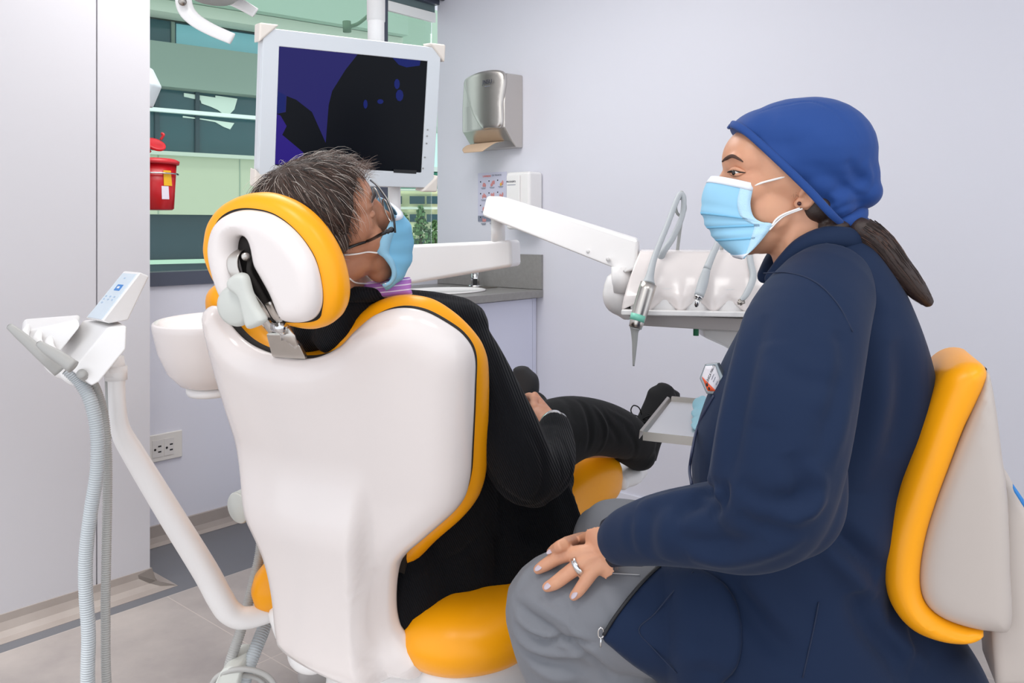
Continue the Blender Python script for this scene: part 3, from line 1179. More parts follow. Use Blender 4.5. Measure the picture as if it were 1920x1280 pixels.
def screen_mat():
    m = bpy.data.materials.new('screen_glass')
    m.use_nodes = True
    N = NT(m)
    N.bsdf.inputs['Base Color'].default_value = (0.002, 0.003, 0.006, 1)
    N.bsdf.inputs['Roughness'].default_value = 0.25
    bset(N.bsdf, 'Specular IOR Level', 0.12)
    return m
obj('screen', cbox(mp(0.503, 0.494, 0.0), mU, mV, mN, MW * 0.834, MH * 0.785, 0.004), screen_mat(), mo, smooth=False)
# reflections in the dark screen, painted as faintly glowing blue patches
def shape(pts, m, n, nm='screen_reflection'):
    k = len(pts)
    f0 = [tuple(mp(u_, v_, n)) for u_, v_ in pts]
    f1 = [tuple(mp(u_, v_, n + 0.0004)) for u_, v_ in pts]
    return obj(nm, (f0 + f1, [tuple(range(k)), tuple(range(2 * k - 1, k - 1, -1))] + [(i, (i + 1) % k, (i + 1) % k + k, i + k) for i in range(k)]), m, mo, smooth=False)
def mq(zx, zy):     # zoom pixels -> monitor uv
    px, py = zx / 3.048 + 240, zy / 3.048
    q = on_plane(px, py, TL, mN) - TL
    return (q.dot(mU) / MW, -q.dot(mV) / MH)
def dmat(nm, c, e):
    return mat(nm, '020306', rough=0.25, emit=(c, e * 0.72), spec=0.12)
NAVY = dmat('reflection_navy', '262369', 1.0)
VIOL = dmat('reflection_violet', '2C1A80', 1.0)
BLK = dmat('reflection_black', '05070B', 1.0)
BLU = dmat('reflection_blue', '14206B', 1.0)
shape([mq(*p) for p in [(858, 248), (1325, 292), (1240, 400), (1165, 520), (1145, 600), (1128, 815), (1050, 640), (960, 570), (905, 548), (900, 640), (848, 650)]], NAVY, 0.0021)
shape([mq(*p) for p in [(846, 650), (870, 660), (905, 720), (880, 770), (1000, 870), (1000, 945), (826, 937)]], VIOL, 0.0021)
shape([mq(*p) for p in [(1490, 308), (1672, 325), (1665, 375), (1590, 385), (1545, 370)]], BLU, 0.0021)
shape([mq(*p) for p in [(852, 520), (900, 545), (898, 630), (860, 650), (848, 640)]], BLU, 0.0026)
for c in ((1355, 595, 12, 26), (1440, 580, 18, 14), (1535, 480, 16, 30), (1550, 545, 22, 34)):
    shape([mq(c[0] + c[2] * math.cos(a_), c[1] + c[3] * math.sin(a_)) for a_ in np.linspace(0, 6.28, 10)[:-1]], BLU, 0.0023)
shape([mq(*p) for p in [(1512, 966), (1644, 972), (1641, 992), (1512, 985)]], M['black'], 0.0062, 'sticker')
for q in ((1706, 740), (1703, 776), (1700, 818), (1690, 897), (1680, 960)):
    u_, v_ = mq(*q)
    obj('button', cyl(mp(u_, v_, 0.005), mp(u_, v_, 0.008), 0.002, n=10), M['mgrey'], mo)
corner = mat('cream_corner_pad', 'EFE6DC', rough=0.5)
for u_, v_ in ((0, 0), (1, 0), (1, 1), (0, 1)):
    su, sv = (1 if u_ == 0 else -1), (1 if v_ == 0 else -1)
    a_ = mp(u_, v_, 0.012) - mU * su * 0.008 + mV * sv * 0.008
    pts = [a_, a_ + mU * su * 0.045, a_ - mV * sv * 0.045]
    vs = [tuple(p) for p in pts] + [tuple(p - mN * 0.052) for p in pts]
    obj('corner_pad', (vs, [(0, 1, 2), (5, 4, 3), (0, 3, 4, 1), (1, 4, 5, 2), (2, 5, 3, 0)]), corner, mo, smooth=False, bevel=0.005, seg=3)
pc = P(705, 40, 2.16)
obj('pole', cyl(V((pc.x, pc.y, 1.33)), V((pc.x, pc.y, ZT)), 0.0215), M['white'], mo)
obj('pole_sleeve', cyl(V((pc.x, pc.y, 1.735)), V((pc.x, pc.y, ZT)), 0.0235), M['white'], mo)
obj('mount', join(cbox(V((pc.x, pc.y - 0.01, 1.48)), mU, UP, mN, 0.12, 0.12, 0.03), cyl(P(738, 270, 2.16), P(740, 400, 2.16), 0.016)), M['white'], mo, smooth=False)

# ------------------------------------------------------------------ operating light handles
dl = thing('operating_light', 'overhead dental light, its two white curved handles at the top edge', 'lamp', P(400, -40, 1.9))
def hbar(pts, w_, th_, nm):
    return obj(nm, sweep(pts, w_, n=20, sub=8, flat=(th_, (0.15, -1, 0.1))), M['white'], dl)
hbar([P(345, -60, 1.9), P(343, -20, 1.9), P(347, 14, 1.9), P(364, 36, 1.9), P(395, 55, 1.9), P(436, 73, 1.9)], [0.018, 0.018, 0.018, 0.016, 0.0145, 0.0135], 0.35, 'handle')
hbar([P(405, -20, 2.1), P(430, -4, 2.1), P(455, 10, 2.1), P(479, 24, 2.1)], [0.017, 0.016, 0.014, 0.013], 0.35, 'handle')
obj('screw', cyl(P(342, 3, 1.875), P(342, 3, 1.9), 0.009, n=16), M['steeld'], dl)
obj('lamp_head', lathe(P(400, -12, 2.0), (0, 0.1, 1), [(0.0, -0.012), (0.05, -0.012), (0.062, 0.0), (0.13, 0.05), (0.12, 0.09), (0.0, 0.1)], n=40), M['mgrey'], dl)
obj('lamp_arm', sweep([P(400, -90, 2.0), P(400, -200, 2.05), V((-0.72, 2.05, ZT))], 0.02), M['white'], dl)
# ------------------------------------------------------------------ dental chair
HD = V((0.407, 0.914, 0)).normalized()
CU = V((HD.y, -HD.x, 0))
rc = math.radians(22)
CV = UP * math.cos(rc) - HD * math.sin(rc)
CB = -(HD * math.cos(rc)) - UP * math.sin(rc)        # out of the back, toward us
CO = V((-0.335, 1.55, 0.836))
def CH(u, w, d):
    return CO + CU * u + CV * w - CB * d
ch = thing('dental_chair', 'white dental chair with yellow orange upholstery, seen from behind, patient reclining in it', 'dental chair', (-0.25, 1.85, 0))
M['gap'] = mat('dark_gap', '1A1511', rough=0.8)
shell_px = [(366, 606), (374, 588), (392, 590), (418, 622), (450, 648), (492, 664), (545, 673), (592, 671), (634, 652), (664, 622), (696, 597), (735, 588), (775, 598), (815, 625), (848, 657), (867, 697), (869, 760), (868, 860), (865, 925), (850, 968), (800, 1012), (764, 1042), (750, 1070), (748, 1130), (758, 1180), (788, 1218), (806, 1236), (808, 1258), (796, 1268), (730, 1253), (660, 1230), (592, 1203), (552, 1172), (537, 1130), (527, 1060), (510, 1000), (474, 935), (440, 860), (410, 775), (384, 690)]
so_ = CO + CB * 0.0
def tuck(p):
    k_ = .052 * max(0.0, min(1.0, (p[1] - 900) / 300)) ** 1.3
    return (960 + (p[0] - 960) / (1 + k_), 430 + (p[1] - 430) / (1 + k_))
shell_px = [tuck(p) for p in shell_px]
sh_uv = uv_on(shell_px, so_, CU, CV, CB)
crz = uv_on([(698, 850), (708, 930), (718, 1010), (728, 1090), (742, 1160), (765, 1215), (790, 1250)], so_, CU, CV, CB)
crz_w = np.array([c[1] for c in crz])[::-1]
crz_u = np.array([c[0] for c in crz])[::-1]
def shell_extra(u, w, d):
    ue = np.interp(w, crz_w, crz_u)
    low = np.clip((crz_w[-1] - w) / 0.16, 0, 1)
    low = low * low * (3 - 2 * low)
    x = np.clip((ue - u) / 0.030 + 0.35, 0, 1)
    st = x * x * (3 - 2 * x)
    rim = np.clip(d / 0.03, 0, 1) ** 0.6
    f = 0.045 * low * st * np.where(u < ue, rim, rim)
    # shallow upper dishing
    f = f - 0.010 * np.exp(-((u + 0.02) / 0.16) ** 2 - ((w - 0.08) / 0.2) ** 2) * rim
    return f, np.zeros_like(f)
shell = puff(sh_uv, so_, CU, CV, CB, grid=0.011, hf=0.040, hb=0.012, rf=0.055, rb=0.02, e=0.004, extra=shell_extra, warp=lambda u, w: 0.035 * (0 - (u / 0.26) ** 2) + 0.05 * np.clip(-(w + 0.12) / 0.35, 0, 1) ** 1.5)
obj('back_shell', shell, M['gloss'], ch)
# upholstered back
cu_px = [(369, 566), (380, 549), (398, 547), (418, 560), (444, 592), (474, 628), (510, 651), (560, 661), (604, 656), (634, 634), (656, 602), (690, 575), (735, 563), (785, 573), (827, 603), (864, 645), (887, 687), (895, 740), (896, 850), (893, 925), (872, 968), (822, 1010), (776, 1050), (700, 1080), (600, 1080), (520, 980), (470, 900), (430, 800), (396, 700), (374, 620)]
co2 = CO - CB * 0.055
cu_uv = uv_on(cu_px, co2, CU, CV, CB)
cush = puff(cu_uv, co2, CU, CV, CB, grid=0.014, hf=0.036, hb=0.030, rf=0.030, rb=0.035, e=0.006, warp=lambda u, w: 0.035 * (0 - (u / 0.26) ** 2))
obj('back_cushion', cush, M['yellow'], ch, label='yellow back cushion')
gp = puff([(u * 0.98, w * 0.986 - 0.002) for u, w in sh_uv], CO - CB * 0.016, CU, CV, CB, grid=0.03, hf=0.0, hb=0.0, rf=0.0, rb=0.0, e=0.012, warp=lambda u, w: 0.035 * (0 - (u / 0.26) ** 2))
obj('seam', gp, M['gap'], ch)

# headrest
HN = V((-0.42, -0.85, -0.22)).normalized()
HU = V((-HN.y, HN.x, 0)).normalized()
HV = HN.cross(HU).normalized()
if HV.z < 0:
    HV = -HV
HO = P(520, 487, 1.30)
hr_out = [(393, 478), (393, 440), (402, 408), (424, 382), (456, 366), (492, 361), (532, 371), (572, 396), (606, 434), (632, 482), (645, 532), (645, 568), (635, 594), (614, 610), (585, 614), (545, 606), (500, 590), (452, 570), (415, 530)]
ho2 = HO - HN * 0.02
obj('headrest_cushion', puff(uv_on(hr_out, ho2, HU, HV, HN), ho2, HU, HV, HN, grid=0.010, hf=0.024, hb=0.034, rf=0.022, rb=0.03, e=0.004), M['yellow'], ch, label='yellow oval headrest cushion')
pl_out = [(401, 478), (402, 442), (414, 414), (440, 397), (474, 394), (515, 405), (556, 437), (588, 484), (602, 536), (602, 574), (590, 596), (570, 602), (546, 600), (533, 588), (516, 548), (498, 515), (486, 492), (480, 462), (474, 446), (462, 441), (450, 446), (446, 470), (452, 500), (462, 540), (474, 575), (472, 592), (452, 590), (432, 568), (414, 530)]
ho3 = HO + HN * 0.010
obj('headrest_plate', puff(uv_on(pl_out, ho3, HU, HV, HN), ho3, HU, HV, HN, grid=0.008, hf=0.024, hb=0.004, rf=0.022, rb=0.01, e=0.004, step=0.004), M['gloss'], ch)
gp2 = [(408, 478), (410, 445), (422, 420), (446, 404), (476, 401), (513, 412), (551, 442), (581, 487), (595, 537), (595, 572), (585, 588), (560, 592), (500, 588), (450, 570), (420, 530)]
gp3 = [(398, 480), (399, 441), (411, 411), (438, 393), (474, 390), (517, 401), (559, 434), (592, 482), (606, 536), (606, 576), (594, 600), (545, 604), (490, 596), (445, 580), (410, 535)]
obj('seam', puff(uv_on(gp3, HO + HN * 0.004, HU, HV, HN), HO + HN * 0.004, HU, HV, HN, grid=0.02, hf=0, hb=0, rf=0, rb=0, e=0.004), M['gap'], ch)
obj('seam', puff(uv_on([(448, 448), (476, 446), (484, 480), (502, 525), (530, 588), (500, 596), (466, 560), (450, 500)], HO + HN * 0.008, HU, HV, HN), HO + HN * 0.008, HU, HV, HN, grid=0.02, hf=0, hb=0, rf=0, rb=0, e=0.003), M['gap'], ch)  # dark plate inside the slot, its colour standing in for the shade there
# metal articulated bracket
def hp(px, py, off):
    return on_plane(px, py, HO, HN) + HN * off
def bandloft(pts, w, th, m, nm, par=ch, lab=None):
    """flat bar: pts, width vector, thickness vector"""
    secs = [(p, wv, tv) for p, wv, tv in zip(pts, w, th)]
    return obj(nm, loft(secs, n=20, sub=5, power=5), m, par, label=lab)
bx = V((0.92, -0.38, 0.0)).normalized()
bandloft([hp(456, 462, -0.008), hp(457, 468, 0.018), hp(462, 488, 0.030), hp(472, 512, 0.030), hp(492, 548, 0.022), hp(512, 590, 0.010)],
         [bx * 0.0105] * 6, [HN * 0.003] * 6, M['steel'], 'headrest_bracket', lab='satin metal bracket')
obj('bracket_slot', sweep([hp(481, 470, 0.010), hp(486, 500, 0.022), hp(500, 530, 0.022), hp(516, 575, 0.012), hp(521, 600, 0.006)], [0.004, 0.005, 0.006, 0.006, 0.005], flat=(0.8, HN)), M['gap'], ch)
obj('pin', join(cyl(hp(477, 474, 0.020), hp(482, 474, 0.024), 0.0065, n=20)), M['steel'], ch)
obj('hinge_arm', sweep([hp(492, 585, 0.006), hp(500, 605, 0.0), hp(508, 622, -0.004)], 0.009, flat=(0.5, HN)), M['steel'], ch)
obj('hinge_arm', sweep([hp(515, 560, 0.016), hp(524, 590, 0.008), hp(536, 606, -0.002)], 0.008, flat=(0.6, HN)), M['steel'], ch)
obj('hinge_barrel', cyl(hp(519, 608, 0.004), hp(540, 613, 0.006), 0.0105, n=24), M['chrome'], ch)
nf = CB
pb = [on_plane(506, 622, CO + CB * 0.0, nf), on_plane(545, 622, CO, nf), on_plane(566, 645, CO, nf), on_plane(575, 672, CO, nf), on_plane(512, 668, CO, nf)]
pbc = [((q - CO).dot(CU), (q - CO).dot(CV)) for q in pb]
obj('bracket_plate', puff(pbc, CO + CB * 0.018, CU, CV, CB, grid=0.02, hf=0.001, hb=0.001, rf=0.002, rb=0.002, e=0.006, smooth_outline=False, warp=lambda u, w: -0.03 * np.clip(-(w - 0.27) / 0.2, 0, 1)), M['steel'], ch, smooth=False)
obj('bracket_post', sweep([CH(-0.028, 0.24, 0.0), hp(536, 640, -0.01), hp(522, 610, -0.006)], [0.022, 0.018, 0.012], flat=(0.3, CB)), M['steel'], ch)
# locking knob with lever
kc = hp(478, 558, 0.045)
kn = V((-0.30, -0.93, -0.1)).normalized()
kb = obj('lock_knob', join(lathe(kc, kn, [(0.0, -0.030), (0.012, -0.030), (0.014, -0.014), (0.031, -0.010), (0.0325, -0.003), (0.030, 0.003), (0.024, 0.006), (0.0, 0.007)], n=40)), M['lgrey'], ch)
ku = V((-kn.y, kn.x, 0)).normalized()
kv = kn.cross(ku)
if kv.z < 0:
    kv = -kv
lv = [(432, 540), (431, 524), (446, 512), (458, 512), (466, 520), (474, 548), (486, 574), (500, 600), (478, 614), (466, 612), (458, 586), (450, 556)]
ko = kc + kn * 0.005
obj('lever', puff(uv_on(lv, ko, ku, kv, kn), ko, ku, kv, kn, grid=0.006, hf=0.010, hb=0.004, rf=0.008, rb=0.004, e=0.004, step=0.003), M['lgrey'], kb)

# seat, leg rest, base
SO = V((-0.27, 1.80, 0.0)) + HD * 0.10
def SE(u, k, z):
    return SO + CU * u + HD * k + UP * z
seat_o = [(-0.35, 0.05), (-0.355, -0.08), (-0.30, -0.17), (-0.22, -0.13), (-0.16, -0.02), (0.02, -0.02), (0.06, -0.14), (0.13, -0.235), (0.24, -0.235), (0.33, -0.14), (0.345, 0.03), (0.30, 0.20), (0.2, 0.30), (-0.2, 0.30), (-0.31, 0.20)]
obj('seat_cushion', puff(seat_o, SE(0, 0, 0.390), CU, HD, UP, grid=0.02, hf=0.072, hb=0.055, rf=0.13, rb=0.07, e=0.01), M['yellow'], ch, label='yellow seat cushion')
lr = [(0.08, .24, .40, .05), (.25, .24, .43, .08), (.45, .25, .46, .10), (.60, .285, .482, .108), (.71, .285, .485, .10), (.80, .22, .475, .075)]
obj('leg_rest', loft([(SE(0, k, z), CU * hw, UP * hh) for k, hw, z, hh in lr], n=40, sub=5, power=2.8, dome=True), M['yellow'], ch, label='yellow leg rest')
obj('foot_plate', puff([(-0.2, 0.75), (0.24, 0.70), (0.30, 0.74), (0.315, 0.82), (0.26, 0.92), (-0.15, 0.92)], SE(0, 0, 0.462), CU, HD, UP, grid=0.03, hf=0.025, hb=0.012, rf=0.04, rb=0.02, e=0.01), M['white'], ch)
pan = [(-0.25, 0.3), (-0.28, 0.0), (-0.24, -0.12), (-0.12, -0.16), (0.08, -0.18), (0.17, -0.215), (0.25, -0.20), (0.315, -0.08), (0.31, 0.1), (0.25, 0.3)]
obj('seat_pan', puff(pan, SE(0, 0, 0.300), CU, HD, UP, grid=0.03, hf=0.03, hb=0.05, rf=0.03, rb=0.06, e=0.05), M['white'], ch)
obj('base_body', loft([(SE(0.02, 0.05, 0.27), CU * 0.22, HD * 0.22), (SE(0.02, 0.05, 0.2), CU * 0.20, HD * 0.20), (SE(0.0, 0.08, 0.08), CU * 0.22, HD * 0.24), (SE(0.0, 0.1, 0.0), CU * 0.25, HD * 0.30)], n=40, sub=5, power=3.5), M['white'], ch)
obj('floor_plate', puff([(-0.30, -0.35), (0.30, -0.35), (0.32, 0.1), (0.28, 0.62), (-0.28, 0.62), (-0.32, 0.1)], SE(0, 0, 0.02), CU, HD, UP, grid=0.05, hf=0.012, hb=0.0, rf=0.03, rb=0.0, e=0.02), M['white'], ch)
# lower rim and hinge lobe under the back shell
lob = [P(522, 1152, 1.86), P(548, 1192, 1.84), P(600, 1215, 1.81), P(680, 1240, 1.78), P(790, 1262, 1.72)]
obj('hinge_cover', sweep(lob, [0.022, 0.03, 0.034, 0.034, 0.02], n=20, dome=True), M['white'], ch)
obj('hinge_lobe', ell(P(585, 1222, 1.90), 0.055, 0.05, 0.045), M['white'], ch)
# pale round stub at the left side of the chair
obj('side_stub', join(sweep([P(447, 952, 1.95), P(500, 928, 2.02)], [0.037, 0.038], n=32, sub=1), lathe(P(447, 952, 1.95), P(447, 952, 1.95) - P(500, 928, 2.02), [(0.037, 0.0), (0.034, 0.004), (0.0, 0.006)], n=32)), M['lgrey'], ch, label='pale grey round stub')

# ------------------------------------------------------------------ cuspidor bowl
cs = thing('spittoon', 'white rinse bowl half hidden behind the left edge of the dental chair', 'spittoon', P(380, 660, 2.25) - UP * 0.8)
cc = P(396, 640, 2.25)
obj('bowl', lathe(cc + UP * 0.050, V((-0.02, -0.05, 1)), [(0.0, -0.175), (0.05, -0.174), (0.085, -0.160), (0.115, -0.125), (0.136, -0.07), (0.147, -0.01), (0.148, 0.006), (0.142, 0.011), (0.134, 0.003), (0.118, -0.03), (0.07, -0.06), (0.0, -0.07)], n=56), M['gloss'], cs)
obj('foot_ring', lathe(cc + UP * 0.050, V((-0.02, -0.05, 1)), [(0.0, -0.19), (0.066, -0.19), (0.07, -0.182), (0.07, -0.168), (0.0, -0.168)], n=40), M['white'], cs)
obj('arm', sweep([cc - UP * .09, cc - UP * .10 + V((.12, .02, 0)), cc - UP * .10 + V((.30, .05, 0))], [.04, .038, .038], n=20, dome=True), M['white'], cs)
obj('pedestal', loft([(V((cc.x + .30, cc.y + .05, cc.z - .05)), V((0.06, 0, 0)), V((0, 0.08, 0))), (V((cc.x + .30, cc.y + .05, .4)), V((0.06, 0, 0)), V((0, 0.08, 0))), (V((cc.x + .30, cc.y + .05, 0)), V((0.07, 0, 0)), V((0, 0.09, 0)))], n=28, sub=3, power=4), M['white'], cs)

# ------------------------------------------------------------------ assistant's unit on the left
au = thing('assistant_unit', 'white assistant control unit on a bent pole at left, hoses hanging below', 'control unit', P(470, 1150, 1.9) - UP * 0.3)
A = 1.5
def facet(pts, th, m, nm, dirv=(0.05, 1, 0.05), bev=0.003, par=au, lab=None):
    """solid block: front outline as 3-D points, pushed back by th"""
    d = V(dirv).normalized() * th
    k = len(pts)
    vs = [tuple(p) for p in pts] + [tuple(p + d) for p in pts]
    fs = [tuple(range(k)), tuple(range(2 * k - 1, k - 1, -1))] + [(i, (i + 1) % k, (i + 1) % k + k, i + k) for i in range(k)]
    return obj(nm, (vs, fs), m, par, smooth=False, bevel=bev, seg=3, label=lab)
# near side block (right end face) and top face
def hexa(q, m, nm, bev=0.004, par=au, lab=None):
    """8 corner points: 4 near, 4 far, same order"""
    return obj(nm, ([tuple(p) for p in q], [(0, 1, 2, 3), (7, 6, 5, 4), (0, 4, 5, 1), (1, 5, 6, 2), (2, 6, 7, 3), (3, 7, 4, 0)]), m, par, smooth=False, bevel=bev, seg=3, label=lab)
# body: side face polygon (134,697) (172,724) (188,715) (238,655) (238,612) (203,613)
side = [(134, 695), (172, 724), (186, 716), (236, 655), (238, 610), (203, 613)]
near = [P(x, y, 1.50) for x, y in side]
far = [P(x, y, 1.62) for x, y in [(112, 657), (150, 690), (165, 690), (215, 640), (212, 596), (156, 600)]]
k = 6
obj('body', ([tuple(p) for p in near + far], [tuple(range(6)), tuple(range(11, 5, -1))] + [(i, (i + 1) % 6, (i + 1) % 6 + 6, i + 6) for i in range(6)]), M['white'], au, smooth=False, bevel=0.004, seg=3)
# control panel wedge, rising to the right
cpn = [P(191, 602, 1.50), P(262, 510, 1.52), P(280, 518, 1.53), P(240, 600, 1.53), P(205, 606, 1.50)]
cpf = [P(160, 597, 1.60), P(232, 508, 1.62), P(258, 510, 1.63), P(225, 596, 1.62), P(190, 600, 1.60)]
obj('control_wedge', ([tuple(p) for p in cpn + cpf], [tuple(range(5)), tuple(range(9, 4, -1))] + [(i, (i + 1) % 5, (i + 1) % 5 + 5, i + 5) for i in range(5)]), M['white'], au, smooth=False, bevel=0.003, seg=3)
a0, a1, a2, a3 = cpn[0], cpn[1], cpf[1], cpf[0]
pn = (a1 - a0).cross(a3 - a0).normalized()
if pn.y > 0:
    pn = -pn
def pq(s, t):
    return (a0 * (1 - s) + a1 * s) * (1 - t) + (a3 * (1 - s) + a2 * s) * t
quad = [pq(0.03, 0.08), pq(0.95, 0.08), pq(0.95, 0.92), pq(0.03, 0.92)]
pf = mat('pale_blue_film', 'CFDCE6', rough=0.3)
cp = obj('control_panel', ([tuple(p + pn * 0.0012) for p in quad] + [tuple(p - pn * 0.003) for p in quad], [(0, 1, 2, 3), (7, 6, 5, 4), (0, 4, 5, 1), (1, 5, 6, 2), (2, 6, 7, 3), (3, 7, 4, 0)]), pf, au, smooth=False, label='pale blue button panel')
def pquad(s0, s1, t0_, t1_, m, nm, n=0.0018):
    q = [pq(s0, t0_), pq(s1, t0_), pq(s1, t1_), pq(s0, t1_)]
    obj(nm, ([tuple(p + pn * n) for p in q] + [tuple(p) for p in q], [(0, 1, 2, 3), (7, 6, 5, 4), (0, 4, 5, 1), (1, 5, 6, 2), (2, 6, 7, 3), (3, 7, 4, 0)]), m, cp, smooth=False)
pquad(0.60, 0.72, 0.30, 0.62, M['blue'], 'button')
pquad(0.64, 0.68, 0.40, 0.52, M['white'], 'button_icon', 0.0024)
for s_, t_ in ((0.40, 0.25), (0.46, 0.25), (0.40, 0.5), (0.46, 0.5), (0.33, 0.7), (0.40, 0.75), (0.46, 0.75), (0.84, 0.5)):
    pquad(s_, s_ + 0.025, t_, t_ + 0.08, mat('key_blue', 'A9BFD6', rough=0.4), 'button')
# holder block on the left with rounded notches
hl = [P(46, 620, 1.56), P(38, 634, 1.55), P(82, 664, 1.54), P(112, 660, 1.53), P(150, 612, 1.53), P(146, 598, 1.55)]
hlf = [P(46, 597, 1.66), P(40, 610, 1.66), P(84, 640, 1.66), P(120, 636, 1.66), P(150, 600, 1.66), P(150, 590, 1.66)]
obj('handpiece_holder', ([tuple(p) for p in hl + hlf], [tuple(range(6)), tuple(range(11, 5, -1))] + [(i, (i + 1) % 6, (i + 1) % 6 + 6, i + 6) for i in range(6)]), M['white'], au, smooth=False, bevel=0.006, seg=3)
for x0, y0 in ((52, 612), (76, 618), (98, 626)):
    obj('holder_rib', sweep([P(x0, y0, 1.565), P(x0 - 6, y0 + 20, 1.528), P(x0 + 6, y0 + 36, 1.525)], [0.005, 0.008, 0.006], n=14, dome=True), M['white'], au)
for x0, y0 in ((96, 686), (122, 700)):
    obj('holder_cup', ell(P(x0 + 12, y0 + 4, 1.56), 0.030, 0.02, 0.013, U=(0.8, 0, -0.6), W=(0, 1, 0), N=(0.6, 0, 0.8)), M['white'], au)
obj('neck', join(cyl(P(214, 668, 1.60), P(216, 705, 1.60), 0.017, r2=0.020), cyl(P(218, 686, 1.60), P(218, 712, 1.60), 0.0195)), M['white'], au)
pth = [(218, 700, 1.6), (220, 760, 1.6), (226, 805, 1.61), (250, 850, 1.64), (320, 965, 1.72), (385, 1070, 1.80), (412, 1120, 1.83), (432, 1148, 1.845), (462, 1158, 1.86), (520, 1142, 1.90), (560, 1120, 1.95)]
obj('bent_pole', sweep([P(*p) for p in pth], [0.0155, 0.0155, 0.018, 0.021, 0.0245, 0.0265, 0.027, 0.026, 0.0235, 0.022, 0.022], n=28), M['white'], au)
obj('inner_post', cyl(P(204, 690, 1.64), P(208, 820, 1.64), 0.008), M['mgrey'], au)

def suction(nm, lab, pts, rads, hose_pts, hr, grp=None):
    t_ = thing(nm, lab, 'suction handpiece', V(pts[0]), grp)
    obj('handle', sweep(pts, rads, n=24, sub=5), M['hose2'], t_)
    d = (V(pts[0]) - V(pts[1])).normalized()
    obj('nozzle_opening', cyl(V(pts[0]), V(pts[0]) + d * 0.0012, rads[0] * 0.62, n=16), M['black'], t_)
    obj('hose', sweep(hose_pts, hr, n=20, sub=8, corr=(0.0042, 0.0008)), M['hose'] if hr > 0.011 else M['hose2'], t_)
suction('suction_handpiece', 'thick grey suction handpiece with its corrugated hose, outer of the pair on left unit',
        [P(17, 611, 1.50), P(34, 625, 1.50), P(58, 646, 1.50), P(86, 672, 1.50), P(112, 696, 1.51)], [0.0055, 0.008, 0.0095, 0.0105, 0.011],
        [P(128, 692, 1.51), P(150, 715, 1.52), P(170, 752, 1.52), P(182, 810, 1.52), P(182, 880, 1.52), P(170, 960, 1.52), P(161, 1040, 1.52), P(161, 1110, 1.52), P(166, 1190, 1.52), P(166, 1300, 1.52), P(190, 1420, 1.55), P(330, 1500, 1.75)], 0.0115)
suction('suction_handpiece', 'slimmer grey suction handpiece nearer the white body, inner of the pair on left unit',
        [P(72, 643, 1.46), P(88, 655, 1.46), P(112, 670, 1.46), P(138, 688, 1.46)], [0.0055, 0.0085, 0.0105, 0.0115],
        [P(152, 700, 1.49), P(176, 722, 1.54), P(194, 775, 1.56), P(201, 850, 1.56), P(201, 950, 1.56), P(199, 1060, 1.56), P(198, 1160, 1.56), P(202, 1300, 1.56), P(230, 1420, 1.6), P(340, 1490, 1.8)], 0.0078)
# hoses falling behind the pole to the junction box
hz = obj('supply_hose', sweep([P(492, 975, 2.0), P(487, 1040, 1.98), P(468, 1120, 1.95), P(452, 1180, 1.92), P(432, 1240, 1.9), P(424, 1290, 1.9)], 0.0115, n=20, sub=8, corr=(0.0045, 0.0007)), M['hose2'])
tag(hz, 'straight thin grey corrugated hose hanging at the left side of the chair', 'hose')
hz = obj('supply_hose', sweep([P(510, 1010, 2.05), P(505, 1130, 2.0), P(497, 1170, 1.97), P(480, 1215, 1.93), P(462, 1262, 1.9), P(450, 1310, 1.9)], 0.015, n=20, sub=8, corr=(0.0055, 0.0009)), M['hose'])
tag(hz, 'thicker grey corrugated hose curving down beside the chair base', 'hose')
jb = thing('foot_control', 'grey box on the floor with coiled cables by the chair base', 'foot control', P(430, 1330, 1.9) - UP * 0.0)
facet([P(398, 1290, 1.85), P(412, 1262, 1.85), P(424, 1250, 1.86), P(447, 1252, 1.86), P(452, 1262, 1.86), P(440, 1300, 1.85), P(440, 1400, 1.85), P(398, 1400, 1.85)], 0.1, M["lgrey"], "housing", par=jb, bev=0.006)
for k_, (ra, rb_) in enumerate(((46, 30), (38, 24), (54, 36))):
    obj('cable', sweep([P(455 + ra * math.sin(a_) * 1.1, 1290 - rb_ * math.cos(a_), 1.9 - k_ * 0.02) for a_ in np.linspace(-1.4, 1.9, 10)], 0.004 + 0.001 * k_, n=10), M['hose2'], jb)
# ------------------------------------------------------------------ people: shared
M['skin_m'] = mat('tan_skin', 'BC8568', rough=0.45, sss=0.12, bump=(350, 0.25, 0.0006), mottle=(28, '9C6247', 0.6))
M['skin_w'] = mat('warm_skin', 'D29C7C', rough=0.45, sss=0.12, bump=(500, 0.12, 0.0004), mottle=(22, 'C4866A', 0.5))
M['skin_h'] = mat('hand_skin', 'D9A389', rough=0.45, sss=0.12, bump=(260, 0.35, 0.0007), mottle=(45, 'C6826B', 0.6))
M['maskblue'] = mat('mask_blue', '7CBDE0', rough=0.8, bump=(1400, 0.15, 0.0003))
M['maskblue2'] = mat('mask_pale_blue', '94C8E4', rough=0.8, bump=(1400, 0.15, 0.0003))
M['maskwhite'] = mat('mask_white', 'E4E9F2', rough=0.8)
M['cord'] = mat('white_elastic', 'F0EDEA', rough=0.8)
M['cordu'] = ribbed(mat('black_corduroy', '0B0D13', rough=0.9, sheen=0.03, spec=0.25), (0.86, 0.0, 0.35), 250, 0.7, 0.0012)
M['cordus'] = ribbed(mat('black_corduroy_sleeve', '0E1016', rough=0.85, sheen=0.12), (0.75, 0.3, 0.55), 230, 0.9, 0.0016)
M['trouser'] = mat('black_cloth', '0E0F11', rough=0.9, sheen=0.04, spec=0.25, bump=(40, 0.3, 0.003))
M['shoe'] = mat('black_shoe', '0F0F12', rough=0.8, bump=(700, 0.5, 0.0008))
M['sole'] = mat('dark_sole', '2B2B2E', rough=0.7)


